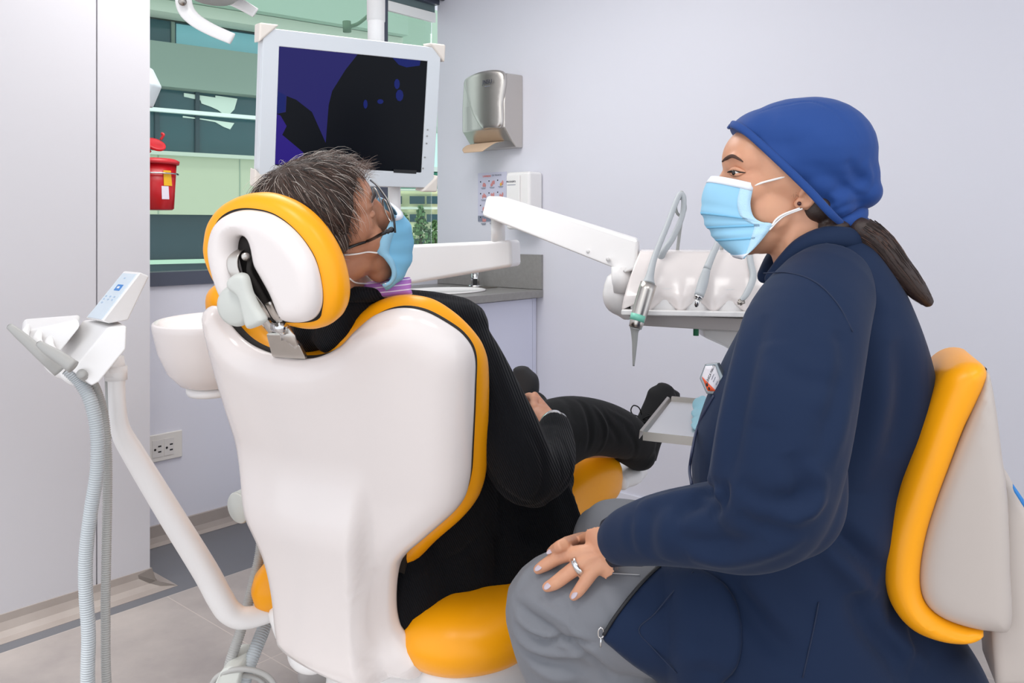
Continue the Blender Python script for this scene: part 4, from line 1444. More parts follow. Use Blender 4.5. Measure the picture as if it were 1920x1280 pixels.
def mask_sheet(front, edge, mid_o, S, hw, n=28, rows=26, th=0.0014, pleats=None, e=0.85, flat=0.0):
    """front: pixel profile on the mid plane; edge: pixel profile of the near edge, on the plane hw nearer"""
    F = np.array([tuple(on_plane(x, y, mid_o, S)) for x, y in front])
    E = np.array([tuple(on_plane(x, y, V(mid_o) + V(S) * hw, S)) for x, y in edge])
    def resamp(a):
        a = crom(a, 8)
        L = np.concatenate([[0], np.cumsum(np.linalg.norm(np.diff(a, axis=0), axis=1))])
        t = np.linspace(0, L[-1], rows)
        return np.stack([np.interp(t, L, a[:, i]) for i in range(3)], 1)
    F, E = resamp(F), resamp(E)
    s = np.array(S)
    mid = E - np.outer((E - np.array(mid_o)) @ s, s)
    side = E - mid
    grid = []
    for i in range(rows):
        v = i / (rows - 1)
        row = []
        for k in range(n + 1):
            a = math.pi / 2 - math.pi * k / n
            c, sn = math.cos(a), math.sin(a)
            q = mid[i] + (F[i] - mid[i]) * (abs(c) ** e) + side[i] * (abs(sn) ** 0.9 * (1 if sn > 0 else -1))
            row.append(q)
        grid.append(row)
    G = np.array(grid)
    # normals
    du = np.gradient(G, axis=1)
    dv = np.gradient(G, axis=0)
    N = np.cross(du, dv)
    N /= np.linalg.norm(N, axis=2)[..., None] + 1e-12
    out = F[rows // 2] - mid[rows // 2]
    if N[rows // 2, n // 2] @ out < 0:
        N = -N
    if pleats is not None:
        for i in range(rows):
            for k in range(n + 1):
                G[i, k] += N[i, k] * pleats(i / (rows - 1), k / n)
    top = G
    bot = G - N * th
    idx = lambda i, k, o: o + i * (n + 1) + k
    vs = [tuple(x) for x in top.reshape(-1, 3)] + [tuple(x) for x in bot.reshape(-1, 3)]
    o2 = rows * (n + 1)
    fs = []
    for i in range(rows - 1):
        for k in range(n):
            fs.append((idx(i, k, 0), idx(i, k + 1, 0), idx(i + 1, k + 1, 0), idx(i + 1, k, 0)))
            fs.append((idx(i, k, o2), idx(i + 1, k, o2), idx(i + 1, k + 1, o2), idx(i, k + 1, o2)))
    for i in range(rows - 1):
        for k in (0, n):
            fs.append((idx(i, k, 0), idx(i + 1, k, 0), idx(i + 1, k, o2), idx(i, k, o2)))
    for k in range(n):
        for i in (0, rows - 1):
            fs.append((idx(i, k, 0), idx(i, k, o2), idx(i, k + 1, o2), idx(i, k + 1, 0)))
    return vs, fs, G, N


def strip_faces(G, N, rows, r0, r1, k0, k1, off=0.0006, th=0.0006):
    """raised band copied from part of the mask grid"""
    g = G[r0:r1 + 1, k0:k1 + 1]
    nn = N[r0:r1 + 1, k0:k1 + 1]
    a, b = g.shape[:2]
    t = g + nn * (off + th)
    u = g - nn * 0.0004
    vs = [tuple(x) for x in t.reshape(-1, 3)] + [tuple(x) for x in u.reshape(-1, 3)]
    o2 = a * b
    fs = []
    for i in range(a - 1):
        for k in range(b - 1):
            fs.append((i * b + k, i * b + k + 1, (i + 1) * b + k + 1, (i + 1) * b + k))
            fs.append((o2 + i * b + k, o2 + (i + 1) * b + k, o2 + (i + 1) * b + k + 1, o2 + i * b + k + 1))
    for i in range(a - 1):
        for k in (0, b - 1):
            fs.append((i * b + k, (i + 1) * b + k, o2 + (i + 1) * b + k, o2 + i * b + k))
    for k in range(b - 1):
        for i in (0, a - 1):
            fs.append((i * b + k, o2 + i * b + k, o2 + i * b + k + 1, i * b + k + 1))
    return vs, fs


def strands(name, segs, m, parent, r=0.0004, taper=True):
    c = bpy.data.curves.new(name, 'CURVE')
    c.dimensions = '3D'
    c.bevel_depth = r
    c.bevel_resolution = 0
    c.resolution_u = 2
    org = ORIG[parent.name]
    for pts in segs:
        sp = c.splines.new('POLY')
        sp.points.add(len(pts) - 1)
        for i, p in enumerate(pts):
            sp.points[i].co = (p[0] - org.x, p[1] - org.y, p[2] - org.z, 1)
            sp.points[i].radius = 1.0 - 0.75 * i / (len(pts) - 1)
    c.materials.append(m)
    # turned into a mesh so that it is ordinary geometry
    o = bpy.data.objects.new(name, c)
    COL.objects.link(o)
    dg = bpy.context.evaluated_depsgraph_get()
    dg.update()
    me = bpy.data.meshes.new_from_object(o.evaluated_get(dg))
    bpy.data.objects.remove(o)
    bpy.data.curves.remove(c)
    me.name = name
    me.materials.clear()
    me.materials.append(m)
    o = bpy.data.objects.new(name, me)
    COL.objects.link(o)
    o.parent = parent
    ORIG[o.name] = org
    return o


# ------------------------------------------------------------------ the patient
man = thing('person', 'person in black corduroy jacket, glasses and blue mask reclining in the dental chair', 'person', V((-0.15, 1.9, 0.46)))
HC = P(594, 402, 1.42)
mF = V((.90, .28, .30)).normalized()
mU_ = V((-.18, -.41, .895))
mU_ = (mU_ - mF * mU_.dot(mF)).normalized()
mS = mF.cross(mU_).normalized()
if mS.y > 0:
    mS = -mS
def mh(f, s, u):
    return HC + mF * f + mS * s + mU_ * u
def mel(f, s, u, a, b, c):
    return ell(mh(f, s, u), a, b, c, mF, mS, mU_)
NB = P(655, 560, 1.56)       # base of neck
head_parts = [mel(-0.004, 0, 0.0, .094, .077, .088), mel(.035, 0, -.035, .062, .064, .075), mel(.05, 0, .012, .05, .062, .055),
              mel(.03, 0, -.088, .058, .056, .045), mel(.066, 0, -.112, .026, .026, .022), mel(.103, 0, -.048, .022, .014, .024), mel(.094, 0, -.028, .02, .010, .028),
              mel(.078, .026, .002, .016, .024, .009), mel(.078, -.026, .002, .016, .024, .009), mel(.066, .036, -.058, .030, .022, .034), mel(.066, -.036, -.058, .030, .022, .034), mel(.05, .04, -.03, .034, .024, .04),
              ell(on_plane(702, 478, HC + mS * .018, mS), .032, .022, .034, mF, mS, mU_), ell(on_plane(712, 505, HC + mS * .010, mS), .024, .022, .024, mF, mS, mU_),
              sweep([mh(-.03, 0, -.06), mh(-.02, 0, -.11), NB, NB + V((0.02, 0.06, -0.08))], [.056, .054, .058, .07], dome=True)]
hm = voxel(head_parts, 0.0035, 10, 0.5)
creases(hm, [([(690, 335), (700, 352), (712, 372)], .004, -.0012), ([(703, 330), (716, 352), (724, 372)], .004, -.001),
             ([(688, 448), (700, 440), (716, 436)], .003, -.0012), ([(690, 430), (704, 428), (716, 422)], .003, -.001), ([(668, 500), (690, 512), (708, 520)], .008, -.002)])
# right hand (seen) is part of the body: palm and fingers resting on the lap
def hand_parts(wr, palm, fingers, thumb, rp=0.02):
    parts = [sweep([wr, (V(wr) + V(palm)) / 2, palm], [rp * 1.15, rp * 1.2, rp * 1.25], n=16, flat=(0.62, V((0, -0.4, 1))), dome=True)]
    for f in fingers + [thumb]:
        parts.append(sweep([p for p in f], [0.0095, 0.0090, 0.0085, 0.0070][:len(f)], n=12, dome=True))
    return parts
wr = P(1036, 798, 1.86)
pm = P(1010, 772, 1.93)
fing = [[pm + V((-0.01, 0, 0.01)), P(1000, 746, 1.99), P(990, 742, 2.03), P(980, 749, 2.05)],
        [pm, P(1002, 750, 2.00), P(990, 750, 2.04), P(980, 758, 2.06)],
        [pm + V((-0.005, 0, -0.01)), P(1000, 762, 1.99), P(988, 765, 2.02), P(978, 772, 2.04)],
        [pm + V((-0.01, 0, -0.02)), P(1004, 776, 1.97), P(994, 780, 2.0), P(985, 785, 2.01)]]
hnd = voxel(hand_parts(wr, pm, fing, [wr + V((0, 0.03, 0.015)), P(1012, 752, 1.98), P(1003, 740, 2.0)]) + [sweep([P(1045, 835, 1.82), wr], [.028, .024], dome=True)], 0.003, 6)
# one continuous body: head, neck, trunk core, arms, legs
def bodycore():
    a = lambda u, w, d: CH(u, w, d)
    sh_r, sh_l = a(.19, .08, .19), a(-.19, .08, .19)
    parts = [loft([(a(0, -.42, .19), CU * .15, CB * .085), (a(0, -.2, .20), CU * .15, CB * .085), (a(0, 0, .2), CU * .16, CB * .09), (a(0, .10, .19), CU * .15, CB * .07)], n=24, dome=True),
             sweep([NB + V((0, 0.02, 0.0)), a(0.02, .08, .19)], [.055, .07], dome=True),
             sweep([sh_r, P(905, 720, 1.62), P(985, 880, 1.64)], [.045, .045, .04], dome=True),
             sweep([P(985, 880, 1.64), P(1030, 850, 1.74), wr], [.04, .036, .025], dome=True),
             sweep([sh_l, a(-.28, -.08, .25), a(-.25, -.2, .38)], [.045, .045, .035], dome=True),
             sweep([a(.09, -.40, .2), P(1040, 835, 2.12), P(1190, 835, 2.45)], [.08, .055, .035], dome=True),
             sweep([a(-.09, -.40, .2), P(985, 830, 2.2), P(995, 790, 2.7)], [.08, .055, .035], dome=True)]
    return parts
body_m = voxel(bodycore(), 0.008, 6)
def mesh_vf(me):
    r = ([tuple(v.co) for v in me.vertices], [tuple(p.vertices) for p in me.polygons])
    return r
obj('body', join(mesh_vf(body_m), mesh_vf(hm), mesh_vf(hnd)), M['skin_m'], man)
# ear (right, near side, low against the headrest)
ec = mh(-.012, .076, -.035)
obj('ear', voxel([ell(ec, .018, .006, .030, mF, mS, mU_), sweep([mh(-.0, .080, -.012), mh(-.016, .084, -.004), mh(-.03, .084, -.02), mh(-.028, .083, -.045), mh(-.012, .080, -.064), mh(-.002, .078, -.056)], .0045, dome=True)], .002, 4), M['skin_m'], man)
# closed eye and brow, near side
obj('eyebrow', sweep([mh(.088, .048, .010), mh(.098, .032, .015), mh(.102, .014, .012)], [.002, .0042, .003], flat=(0.5, mF), dome=True), mat('grey_brow', '3A3230', rough=0.9), man)
obj('eyelid', join(ell(mh(.078, .032, -.016), .013, .013, .008, mF, mS, mU_), ell(mh(.078, -.032, -.016), .013, .013, .008, mF, mS, mU_)), M['skin_m'], man)

# jacket
def jacket_parts():
    a = CH
    p = [loft([(a(.0, -.50, .17), CU * .20, CB * .12), (a(0, -.33, .19), CU * .20, CB * .125), (a(0, -.12, .19), CU * .205, CB * .12), (a(0, .04, .18), CU * .205, CB * .105), (a(0, .13, .165), CU * .17, CB * .085), (a(0.0, .19, .15), CU * .10, CB * .06)], n=32, sub=4, power=2.3, dome=True),
         sweep([P(660, 575, 1.56), P(740, 590, 1.60), P(810, 600, 1.62), P(862, 612, 1.64)], [.05, .052, .056, .058], dome=True),
         sweep([P(700, 572, 1.56), P(800, 596, 1.58), P(868, 612, 1.62)], [.03, .04, .05], dome=True),
         sweep([P(570, 640, 1.66), P(600, 606, 1.60), P(640, 578, 1.56), P(680, 566, 1.56)], [.05, .056, .05, .035], dome=True),
         sweep([P(640, 566, 1.475), P(645, 600, 1.50), P(620, 630, 1.54)], [.028, .034, .034], dome=True),
         sweep([P(665, 566, 1.475), P(690, 580, 1.52), P(720, 585, 1.57)], [.020, .030, .034], dome=True),
         # near sleeve
         sweep([P(850, 620, 1.62), P(880, 680, 1.61), P(915, 750, 1.605), P(952, 820, 1.61), P(985, 885, 1.64)], [.058, .066, .068, .068, .064], dome=True, n=24),
         sweep([P(985, 885, 1.64), P(1020, 878, 1.71), P(1035, 840, 1.80), P(1040, 806, 1.845)], [.064, .060, .052, .040], dome=True, n=24),
         sweep([P(1000, 910, 1.66), P(1050, 880, 1.74)], [.045, .030], dome=True)]
    # hanging flank of the open jacket
    pn_ = V((0.45, -0.88, 0.12)).normalized()
    pu = V((-pn_.y, pn_.x, 0)).normalized()
    pv = pn_.cross(pu).normalized()
    if pv.z < 0:
        pv = -pv
    po_ = P(930, 1000, 1.76)
    hem = [(870, 820), (1000, 860), (1055, 890), (1075, 925), (1088, 965), (1098, 993), (1050, 1020), (1000, 1050), (965, 1085), (945, 1112), (925, 1103), (905, 1100), (870, 1120), (838, 1140), (820, 1153), (812, 1143), (797, 1163), (785, 1193), (768, 1192), (745, 1175), (735, 1120), (750, 1040), (800, 960), (840, 880)]
    dense = []
    for i in range(len(hem)):
        x0, y0 = hem[i]
        x1, y1 = hem[(i + 1) % len(hem)]
        for t in (0, .33, .66):
            dense.append((x0 + (x1 - x0) * t, y0 + (y1 - y0) * t))
    uvh = uv_on(dense, po_, pu, pv, pn_)
    def ex(u, w, d):
        f = 0.008 * np.sin(u * 55 + w * 18) * np.clip(d / 0.03, 0, 1)
        return f, -0.05 * np.clip(d / 0.06, 0, 1)
    p.append(puff(uvh, po_, pu, pv, pn_, grid=0.012, hf=0.012, hb=0.01, rf=0.015, rb=0.015, e=0.004, extra=ex, smooth_outline=False))
    # front panel over the belly down toward the knees
    p.append(sweep([P(960, 960, 1.90), P(1010, 930, 2.0), P(1040, 900, 2.06)], [.11, .09, .05], dome=True))
    # far sleeve
    p.append(sweep([a(-.21, .07, .18), a(-.30, -.06, .22), a(-.29, -.2, .33), a(-.18, -.25, .42)], [.06, .065, .06, .05], dome=True))
    return p
jk = voxel(jacket_parts(), 0.006, 7, 0.5)
jb_ = bvh_of(jk)
creases(jk, [([(872, 575), (862, 620), (868, 670), (900, 700)], .010, -.006),
             ([(905, 860), (930, 905), (965, 935), (1000, 945)], .010, -.008),
             ([(985, 800), (1015, 850), (1020, 900), (1000, 935)], .010, -.007),
             ([(1045, 815), (1065, 850), (1070, 890), (1050, 915)], .007, -.006),
             ([(1030, 830), (1050, 865), (1052, 900)], .006, -.005),
             ([(930, 960), (980, 1000), (1030, 1010)], .014, -.008), ([(905, 960), (930, 1020), (935, 1080)], .012, -.008),
             ([(870, 1000), (890, 1050), (895, 1095)], .010, -.006), ([(800, 1070), (860, 1040), (900, 1000)], .010, -.006),
             ([(770, 1080), (810, 1060)], .010, .006), ([(920, 640), (950, 720), (975, 790)], .012, .004), ([(900, 700), (925, 780), (950, 850)], .010, -.004)], jb_)
obj('jacket', jk, M['cordu'], man)
# ribbed sleeve seam ring at the shoulder, collar
cl_ = sweep([P(632, 556, 1.47), P(665, 552, 1.46), P(705, 553, 1.50), P(745, 556, 1.58)], [.014, .017, .016, .012], n=14, flat=(0.8, (0, -0.3, 1)), dome=True)
obj('collar', cl_, M['cordu'], man)
# striped shirt collar
def stripe_mat():
    m = mat('lilac_stripes', 'B878C8', rough=0.7)
    N = NT(m)
    tc = N.new('ShaderNodeTexCoord')
    dt = N.new('ShaderNodeVectorMath', operation='DOT_PRODUCT')
    dt.inputs[1].default_value = (-12, 0, 110)
    N.link(tc.outputs['Object'], dt.inputs[0])
    fr_ = N.new('ShaderNodeMath', operation='FRACT')
    N.link(dt.outputs['Value'], fr_.inputs[0])
    lt = N.new('ShaderNodeMath', operation='LESS_THAN')
    lt.inputs[1].default_value = 0.22
    N.link(fr_.outputs[0], lt.inputs[0])
    mx = N.new('ShaderNodeMix', data_type='RGBA')
    mx.inputs[6].default_value = (*lin('B274C6'), 1)
    mx.inputs[7].default_value = (*lin('E6D8EE'), 1)
    N.link(lt.outputs[0], mx.inputs[0])
    N.link(mx.outputs[2], N.bsdf.inputs['Base Color'])
    return m
sc_o = P(737, 536, 1.50)
obj('shirt_collar', puff([(-.045, -.018), (.028, -.018), (.032, -.004), (.031, .014), (.02, .015), (-.02, .010), (-.05, .004)], sc_o, (1, 0, 0), (0, 0.2, 0.98), (0, -0.98, 0.2), grid=.006, hf=.010, hb=.01, rf=.012, rb=.012, e=.004, step=.003), stripe_mat(), man, label='lilac striped shirt collar')

# trousers
tp = [sweep([CH(.10, -.45, .20), P(985, 860, 1.98), P(1045, 812, 2.10), P(1105, 800, 2.22), P(1160, 812, 2.36), P(1198, 832, 2.47)], [.10, .095, .088, .076, .068, .052], n=28, dome=True),
      sweep([CH(-.10, -.45, .20), P(935, 860, 2.15), P(1000, 815, 2.35), P(1010, 800, 2.6), P(1000, 760, 2.8)], [.10, .095, .085, .07, .05], n=28, dome=True),
      sweep([P(1170, 830, 2.42), P(1200, 852, 2.50)], [.055, .050], dome=True)]
tr_m = voxel(tp, 0.007, 6)
creases(tr_m, [([(1085, 750), (1105, 790), (1100, 845)], .012, -.008), ([(1110, 760), (1135, 800), (1120, 850)], .010, .006), ([(1130, 775), (1155, 815), (1150, 858)], .010, -.006),
               ([(1010, 745), (1040, 790), (1045, 850)], .014, .005), ([(1050, 745), (1075, 790)], .012, -.005), ([(1170, 800), (1190, 830), (1180, 865)], .008, -.005), ([(1140, 770), (1190, 800)], .008, .004)])
obj('trousers', tr_m, M['trouser'], man)

# shoes
def shoe(heel, mid, ball, toe, side, nm_par, sc=1.0, lab=None):
    heel, mid, ball, toe = (V(q) for q in (heel, mid, ball, toe))
    ax = (toe - heel).normalized()
    s = V(side)
    s = (s - ax * s.dot(ax)).normalized()
    n_ = ax.cross(s).normalized()
    up = loft([(heel + ax * .005, s * .034 * sc, n_ * .040 * sc), (heel * .5 + mid * .5, s * .036 * sc, n_ * .046 * sc), (mid, s * .040 * sc, n_ * .043 * sc), (ball, s * .049 * sc, n_ * .034 * sc), (ball * .4 + toe * .6, s * .046 * sc, n_ * .027 * sc), (toe, s * .028 * sc, n_ * .018 * sc)], n=28, sub=5, power=2.2, dome=True)
    o = obj('shoe', up, M['shoe'], nm_par, label=lab)
    return o, ax, s, n_
sr, ax, ss, sn = shoe(P(1205, 846, 2.50), P(1212, 808, 2.49), P(1238, 762, 2.49), P(1248, 728, 2.49), V((0.94, -0.34, 0.0)), man)
# which way does the sole face
sgn = 1 if sn.y > 0 else -1
so2 = [(P(1207, 858, 2.50) + sn * sgn * .03, ss * .034, sn * .010), (P(1220, 815, 2.50) + sn * sgn * .030, ss * .036, sn * .010), (P(1243, 766, 2.50) + sn * sgn * .024, ss * .048, sn * .009), (P(1252, 730, 2.50) + sn * sgn * .014, ss * .036, sn * .008)]
obj('sole', loft(so2, n=24, sub=5, power=2.5, dome=True), M['sole'], sr)
lace = mat('lace', '0C0C0E', rough=0.8)
sb = bvh_of(([tuple(v.co + ORIG[sr.name]) for v in sr.data.vertices], [tuple(p.vertices) for p in sr.data.polygons]))
def onshoe(x, y, o=.003):
    h_ = hit(sb, x, y, o)
    return h_ if h_ is not None else P(x, y, 2.44)
for i, (x, y) in enumerate(((1212, 782), (1208, 792), (1205, 803), (1203, 814))):
    obj('lace', sweep([onshoe(x - 6, y + 4), onshoe(x + 6, y - 2, .006), onshoe(x + 20, y)], .0022, n=8), lace, sr)
obj('lace_loop', sweep([onshoe(1205, 778, .006), P(1198, 764, 2.42), P(1188, 760, 2.40), P(1183, 768, 2.39), P(1186, 776, 2.39), P(1196, 780, 2.41)], .0018, n=8), lace, sr)
obj('lace_loop', sweep([onshoe(1212, 786, .006), P(1224, 790, 2.41), P(1228, 782, 2.42), P(1215, 776, 2.43)], .0018, n=8), lace, sr)
sl, ax2, ss2, sn2 = shoe(P(985, 770, 2.85), P(978, 745, 2.86), P(978, 722, 2.86), P(975, 706, 2.86), V((0.9, -0.3, 0.1)), man)
sgn2 = 1 if sn2.y > 0 else -1
obj('sole', loft([(P(984, 765, 2.84) , ss2 * .036, sn2 * .03), (P(985, 735, 2.84), ss2 * .048, sn2 * .03), (P(984, 710, 2.84), ss2 * .046, sn2 * .026), (P(978, 694, 2.84), ss2 * .03, sn2 * .02)], n=24, sub=5, power=2.3, dome=True), M['sole'], sl)

# wrist watch
wd_ = (pm - wr).normalized()
wc = P(1035, 793, 1.862)
wt = obj('wristwatch', lathe(wc, wd_, [(.029, -.010), (.0305, -.006), (.0305, .006), (.029, .010), (.026, .010), (.026, -.010), (.029, -.010)], n=32, caps=False, squash=.85), M['chrome'], man, label='steel wristwatch')
obj('watch_case', lathe(wc + V((.020, -.016, .012)), V((.6, -.6, .45)), [(0, -.004), (.014, -.004), (.015, .002), (.013, .005), (0, .005)], n=24), M['chrome'], wt)

# hair: shaped mass + strands
hairc = mat('grey_brown_hair', '38281F', rough=0.55, bump=(500, 0.6, 0.001))
hp_ = [mel(-.010, 0, .006, .100, .084, .092), mel(-.045, 0, -.025, .060, .078, .075), mel(.02, 0, .035, .066, .070, .062)]
hmesh = voxel(hp_, .004, 6)
co, no = mesh_np(hmesh)
# hairline: points ahead of this plane are drawn back inside the skull
q0 = np.array(on_plane(668, 372, HC + mS * .07, mS))
pnrm = np.array((mF * 0.80 - mU_ * 0.42 + mS * 0.12).normalized())
dd = (co - q0) @ pnrm
c2 = co.copy()
over = dd > 0
c2[over] -= np.outer(dd[over], pnrm) * 0.9
rad = (c2 - np.array(HC))
c2[over] = np.array(HC) + rad[over] * (1 - np.clip(dd[over] / .03, 0, 1)[:, None] * .12)
low = (c2 - np.array(mh(0, 0, -.06))) @ np.array(mU_)
set_np(hmesh, c2)
hair = obj('hair', join(mesh_vf(hmesh), ell(mh(.018, .072, -.030), .014, .006, .022, mF, mS, mU_)), hairc, man)
rng = random.Random(4)
vf_ = [(V(a), V(b), d) for a, b, d in zip(co, no, dd)]
cand = [(p, n_) for p, n_, d in vf_ if d < -0.0 and (p - HC).dot(mU_) > -.085 and (p - HC).dot(mF) > -.10 or (d < 0.004 and n_.z > .2)]
def hairsegs(n, lift, ln, seed, combw=1.0):
    r_ = random.Random(seed)
    out = []
    crown = mh(-.03, 0, .09)
    for _ in range(n):
        p, nr = r_.choice(cand)
        p = p + V((r_.uniform(-1, 1), r_.uniform(-1, 1), r_.uniform(-1, 1))) * .003
        away = (p - crown)
        away = (away - nr * away.dot(nr))
        away = away.normalized() if away.length > .01 else mF
        comb = (away * 0.8 + mS * .35 - UP * .35 + mF * .25 + V((r_.gauss(0, .25), r_.gauss(0, .25), r_.gauss(0, .25))))
        comb = (comb - nr * comb.dot(nr)).normalized()
        L = ln * r_.uniform(.6, 1.3)
        l_ = lift * r_.uniform(.4, 1.4)
        pts = []
        for k in range(5):
            t = k / 4
            pts.append(p - nr * .002 + comb * L * t + nr * (L * l_ * (t - .55 * t * t)) - nr * (L * L * t * t * 4.5))
        out.append(pts)
    return out
HM = {}
for k_, c_ in (('dark', '1E1715'), ('brown', '55392D'), ('grey', '83756D'), ('light', 'D8CFC6')):
    HM[k_] = mat(k_ + '_strand', c_, rough=.45)
strands('hair_strands', hairsegs(2600, .35, .036, 1), HM['dark'], hair, .00042)
strands('hair_strands', hairsegs(1800, .42, .036, 2), HM['brown'], hair, .00040)
strands('hair_strands', hairsegs(700, .55, .038, 3), HM['grey'], hair, .00032)
strands('hair_strands', hairsegs(380, .75, .044, 6), HM['light'], hair, .00028)
# upright tuft over the forehead
seg_ = []
r_ = random.Random(9)
for _ in range(420):
    x, y = r_.uniform(590, 690), 0
    y = 296 + (x - 590) ** 2 / 600 + r_.uniform(0, 26)
    b_ = P(x, y, 1.42 + r_.uniform(-.05, .05))
    d_ = V((r_.gauss(.45, .5), r_.gauss(0, .35), r_.uniform(.5, 1.0))).normalized()
    L = r_.uniform(.012, .034)
    seg_.append([b_ + d_ * L * t + V((.25, 0, -.35)) * L * t * t for t in (0, .3, .6, 1)])
strands('hair_strands', seg_[:230], HM['brown'], hair, .00034)
strands('hair_strands', seg_[230:], HM['grey'], hair, .0003)

# mask
mid = mh(0, 0, -.04)
mfront = [(738, 390), (756, 400), (770, 425), (773, 455), (768, 487), (752, 512), (736, 524), (718, 535)]
medge = [(738, 402), (727, 425), (706, 468), (720, 484), (734, 506), (731, 526), (716, 533)]
def mpl(v, k):
    f = math.sin(math.pi * k) ** .6
    return f * .0012 * (math.sin(v * 34))
vs, fs, G, N_ = mask_sheet(mfront, medge, mid, mS, .052, pleats=mpl)
mk = obj('face_mask', (vs, fs), M['maskblue'], man, label='light blue face mask')
obj('mask_band', strip_faces(G, N_, 26, 0, 2, 0, 28), M['maskwhite'], mk)
obj('mask_edge', strip_faces(G, N_, 26, 0, 25, 0, 2), M['maskblue2'], mk)
hb_ = bvh_of(join(mesh_vf(hm), mesh_vf(hmesh)))
def onhead(x, y, o=.002):
    h_ = hit(hb_, x, y, o)
    return h_ if h_ is not None else P(x, y, 1.36)
obj('ear_loop', sweep([V(G[12][0]) + mS * .002, onhead(690, 471), onhead(672, 474), onhead(655, 476), onhead(640, 476)], .0014, n=8), M['cord'], mk)
obj('ear_loop', sweep([V(G[24][0]) + mS * .002, onhead(700, 533), onhead(684, 532), onhead(665, 528), onhead(655, 520)], .0014, n=8), M['cord'], mk)
# glasses
def gp_(f, s, u):
    return mh(f, s, u)
gl_ = obj('eyeglasses', join(sweep([onhead(640, 465, .004), onhead(664, 458, .004), onhead(690, 449, .005), P(715, 439, 1.345), P(735, 430, 1.345)], [.0022, .0024, .0026, .003, .0032], n=10, dome=True, flat=(1.6, mF))), M['black'], man, label='thin black framed eyeglasses')
ef = [P(741, 436, 1.345), P(739, 415, 1.35), P(735, 396, 1.37), P(728, 378, 1.40), P(718, 362, 1.43), P(706, 347, 1.46), P(695, 338, 1.49)]
obj('rim', sweep(ef, .0018, n=10), M['black'], gl_)
rimc1 = [gp_(.112, .034 + .026 * math.cos(a_), -.018 + .020 * math.sin(a_)) for a_ in np.linspace(0, 6.28, 16)[:-1]]
rimc2 = [gp_(.112, -.034 + .026 * math.cos(a_), -.018 + .020 * math.sin(a_)) for a_ in np.linspace(0, 6.28, 16)[:-1]]
obj('rim', sweep(rimc1, .0013, n=8, closed=True, sub=3), M['steeld'], gl_)
obj('rim', sweep(rimc2, .0013, n=8, closed=True, sub=3), M['steeld'], gl_)
# ------------------------------------------------------------------ doctor's delivery unit and its arms
du = thing('delivery_unit', 'white instrument delivery unit on a jointed arm in front of the right wall', 'dental unit', P(1300, 600, 2.1) - UP * 0.2)
# lower arm, coming from behind the patient
def beam(top, bot, th, m, nm, bev=0.012, par=du, lab=None):
    """box beam: top & bottom edge points (3-D) of the near face, pushed back by th"""
    k = len(top)
    near = [V(p) for p in top] + [V(p) for p in reversed(bot)]
    d = V(th)
    vs = [tuple(p) for p in near] + [tuple(p + d) for p in near]
    n = len(near)
    return obj(nm, (vs, [tuple(range(n)), tuple(range(2 * n - 1, n - 1, -1))] + [(i, (i + 1) % n, (i + 1) % n + n, i + n) for i in range(n)]), m, par, smooth=False, bevel=bev, seg=4, label=lab)
beam([P(560, 468, 2.95), P(958, 450, 2.55)], [P(560, 560, 2.95), P(770, 532, 2.72), P(960, 500, 2.55)], (0.03, 0.11, 0), M['white'], 'lower_arm')
obj('arm_column', cyl(V((-0.70, 3.05, 0.0)), P(560, 530, 3.0), 0.06), M['white'], du)
obj('joint', cyl(P(934, 460, 2.60), P(934, 408, 2.60), 0.022), M['white'], du)
beam([P(912, 367, 2.56), P(938, 368, 2.54), P(1196, 448, 2.02)], [P(903, 404, 2.56), P(1172, 511, 2.02), P(1196, 505, 2.02)], (0.02, 0.10, 0), M['white'], 'upper_arm', bev=0.010)
for x, y in ((1102, 471), (1139, 485)):
    obj('screw_cap', cyl(P(x, y, 2.155 if x < 1120 else 2.08) + V((0, -.006, 0)), P(x, y, 2.2), 0.0048, n=16), M['white'], du)
obj('joint', cyl(P(1166, 500, 2.06), P(1166, 548, 2.06), 0.026), M['white'], du)
obj('bracket', sweep([P(1160, 535, 2.08), P(1160, 560, 2.08), P(1175, 580, 2.08)], [.036, .038, .026], n=24, dome=True), M['white'], du)
# tray head: curved shell (cross-section swept along its width), scalloped front edge
ua = P(1165, 582, 1.90)
ub = P(1560, 600, 1.82)
wdir = (ub - ua)
wdir.z = 0
WL = wdir.length
wdir = wdir.normalized()
bk = V((-wdir.y, wdir.x, 0))
if bk.y < 0:
    bk = -bk
prof = [(0.0, 0.0), (0.0, 0.022), (0.008, 0.045), (0.026, 0.085), (0.055, 0.120), (0.090, 0.134), (0.20, 0.130), (0.27, 0.10), (0.28, 0.02), (0.26, 0.0)]
pr = crom(np.array(prof), 4)
rings = []
nW = 90
for i in range(nW + 1):
    s_ = i / nW
    x = s_ * WL
    ring = []
    for (b_, z_) in pr:
        sc_x = 1.0
        # scalloped instrument seats bite into the front edge
        ph = (x - 0.06) / 0.072
        sc = 0.5 + 0.5 * math.cos(ph * 2 * math.pi)
        sc = sc ** 1.2 if x > 0.04 else 0
        low = max(0.0, 1 - z_ / 0.055)
        front = 1.0 if b_ < 0.12 else 0.0
        bb = b_ + (0.012 * (1 - sc) * low + 0.002 * (1 - sc) * front) * (1 if x > 0.04 else 0)
        zz = z_ + 0.019 * (1 - sc) * low * front * min(1, x / .04)
        # end slant: the left end leans in toward the top
        xx = x + (0.035 * (z_ / 0.134) ** 1.4 if i == 0 else 0) * 1.0
        if i == 0:
            pass
        ring.append(tuple(ua + wdir * (x + 0.040 * (z_ / 0.134) ** 1.3 * max(0, 1 - s_ * 2.2)) + bk * (bb + .012) + UP * zz))
    rings.append(np.array(ring))
obj('tray_head', rings_to_mesh(rings), M['gloss'], du)
obj('inner_fascia', boxf(ua + bk * 0.024 + wdir * .02, wdir * (WL - .03), bk * 0.2, UP * 0.05), M['white'], du, smooth=False)
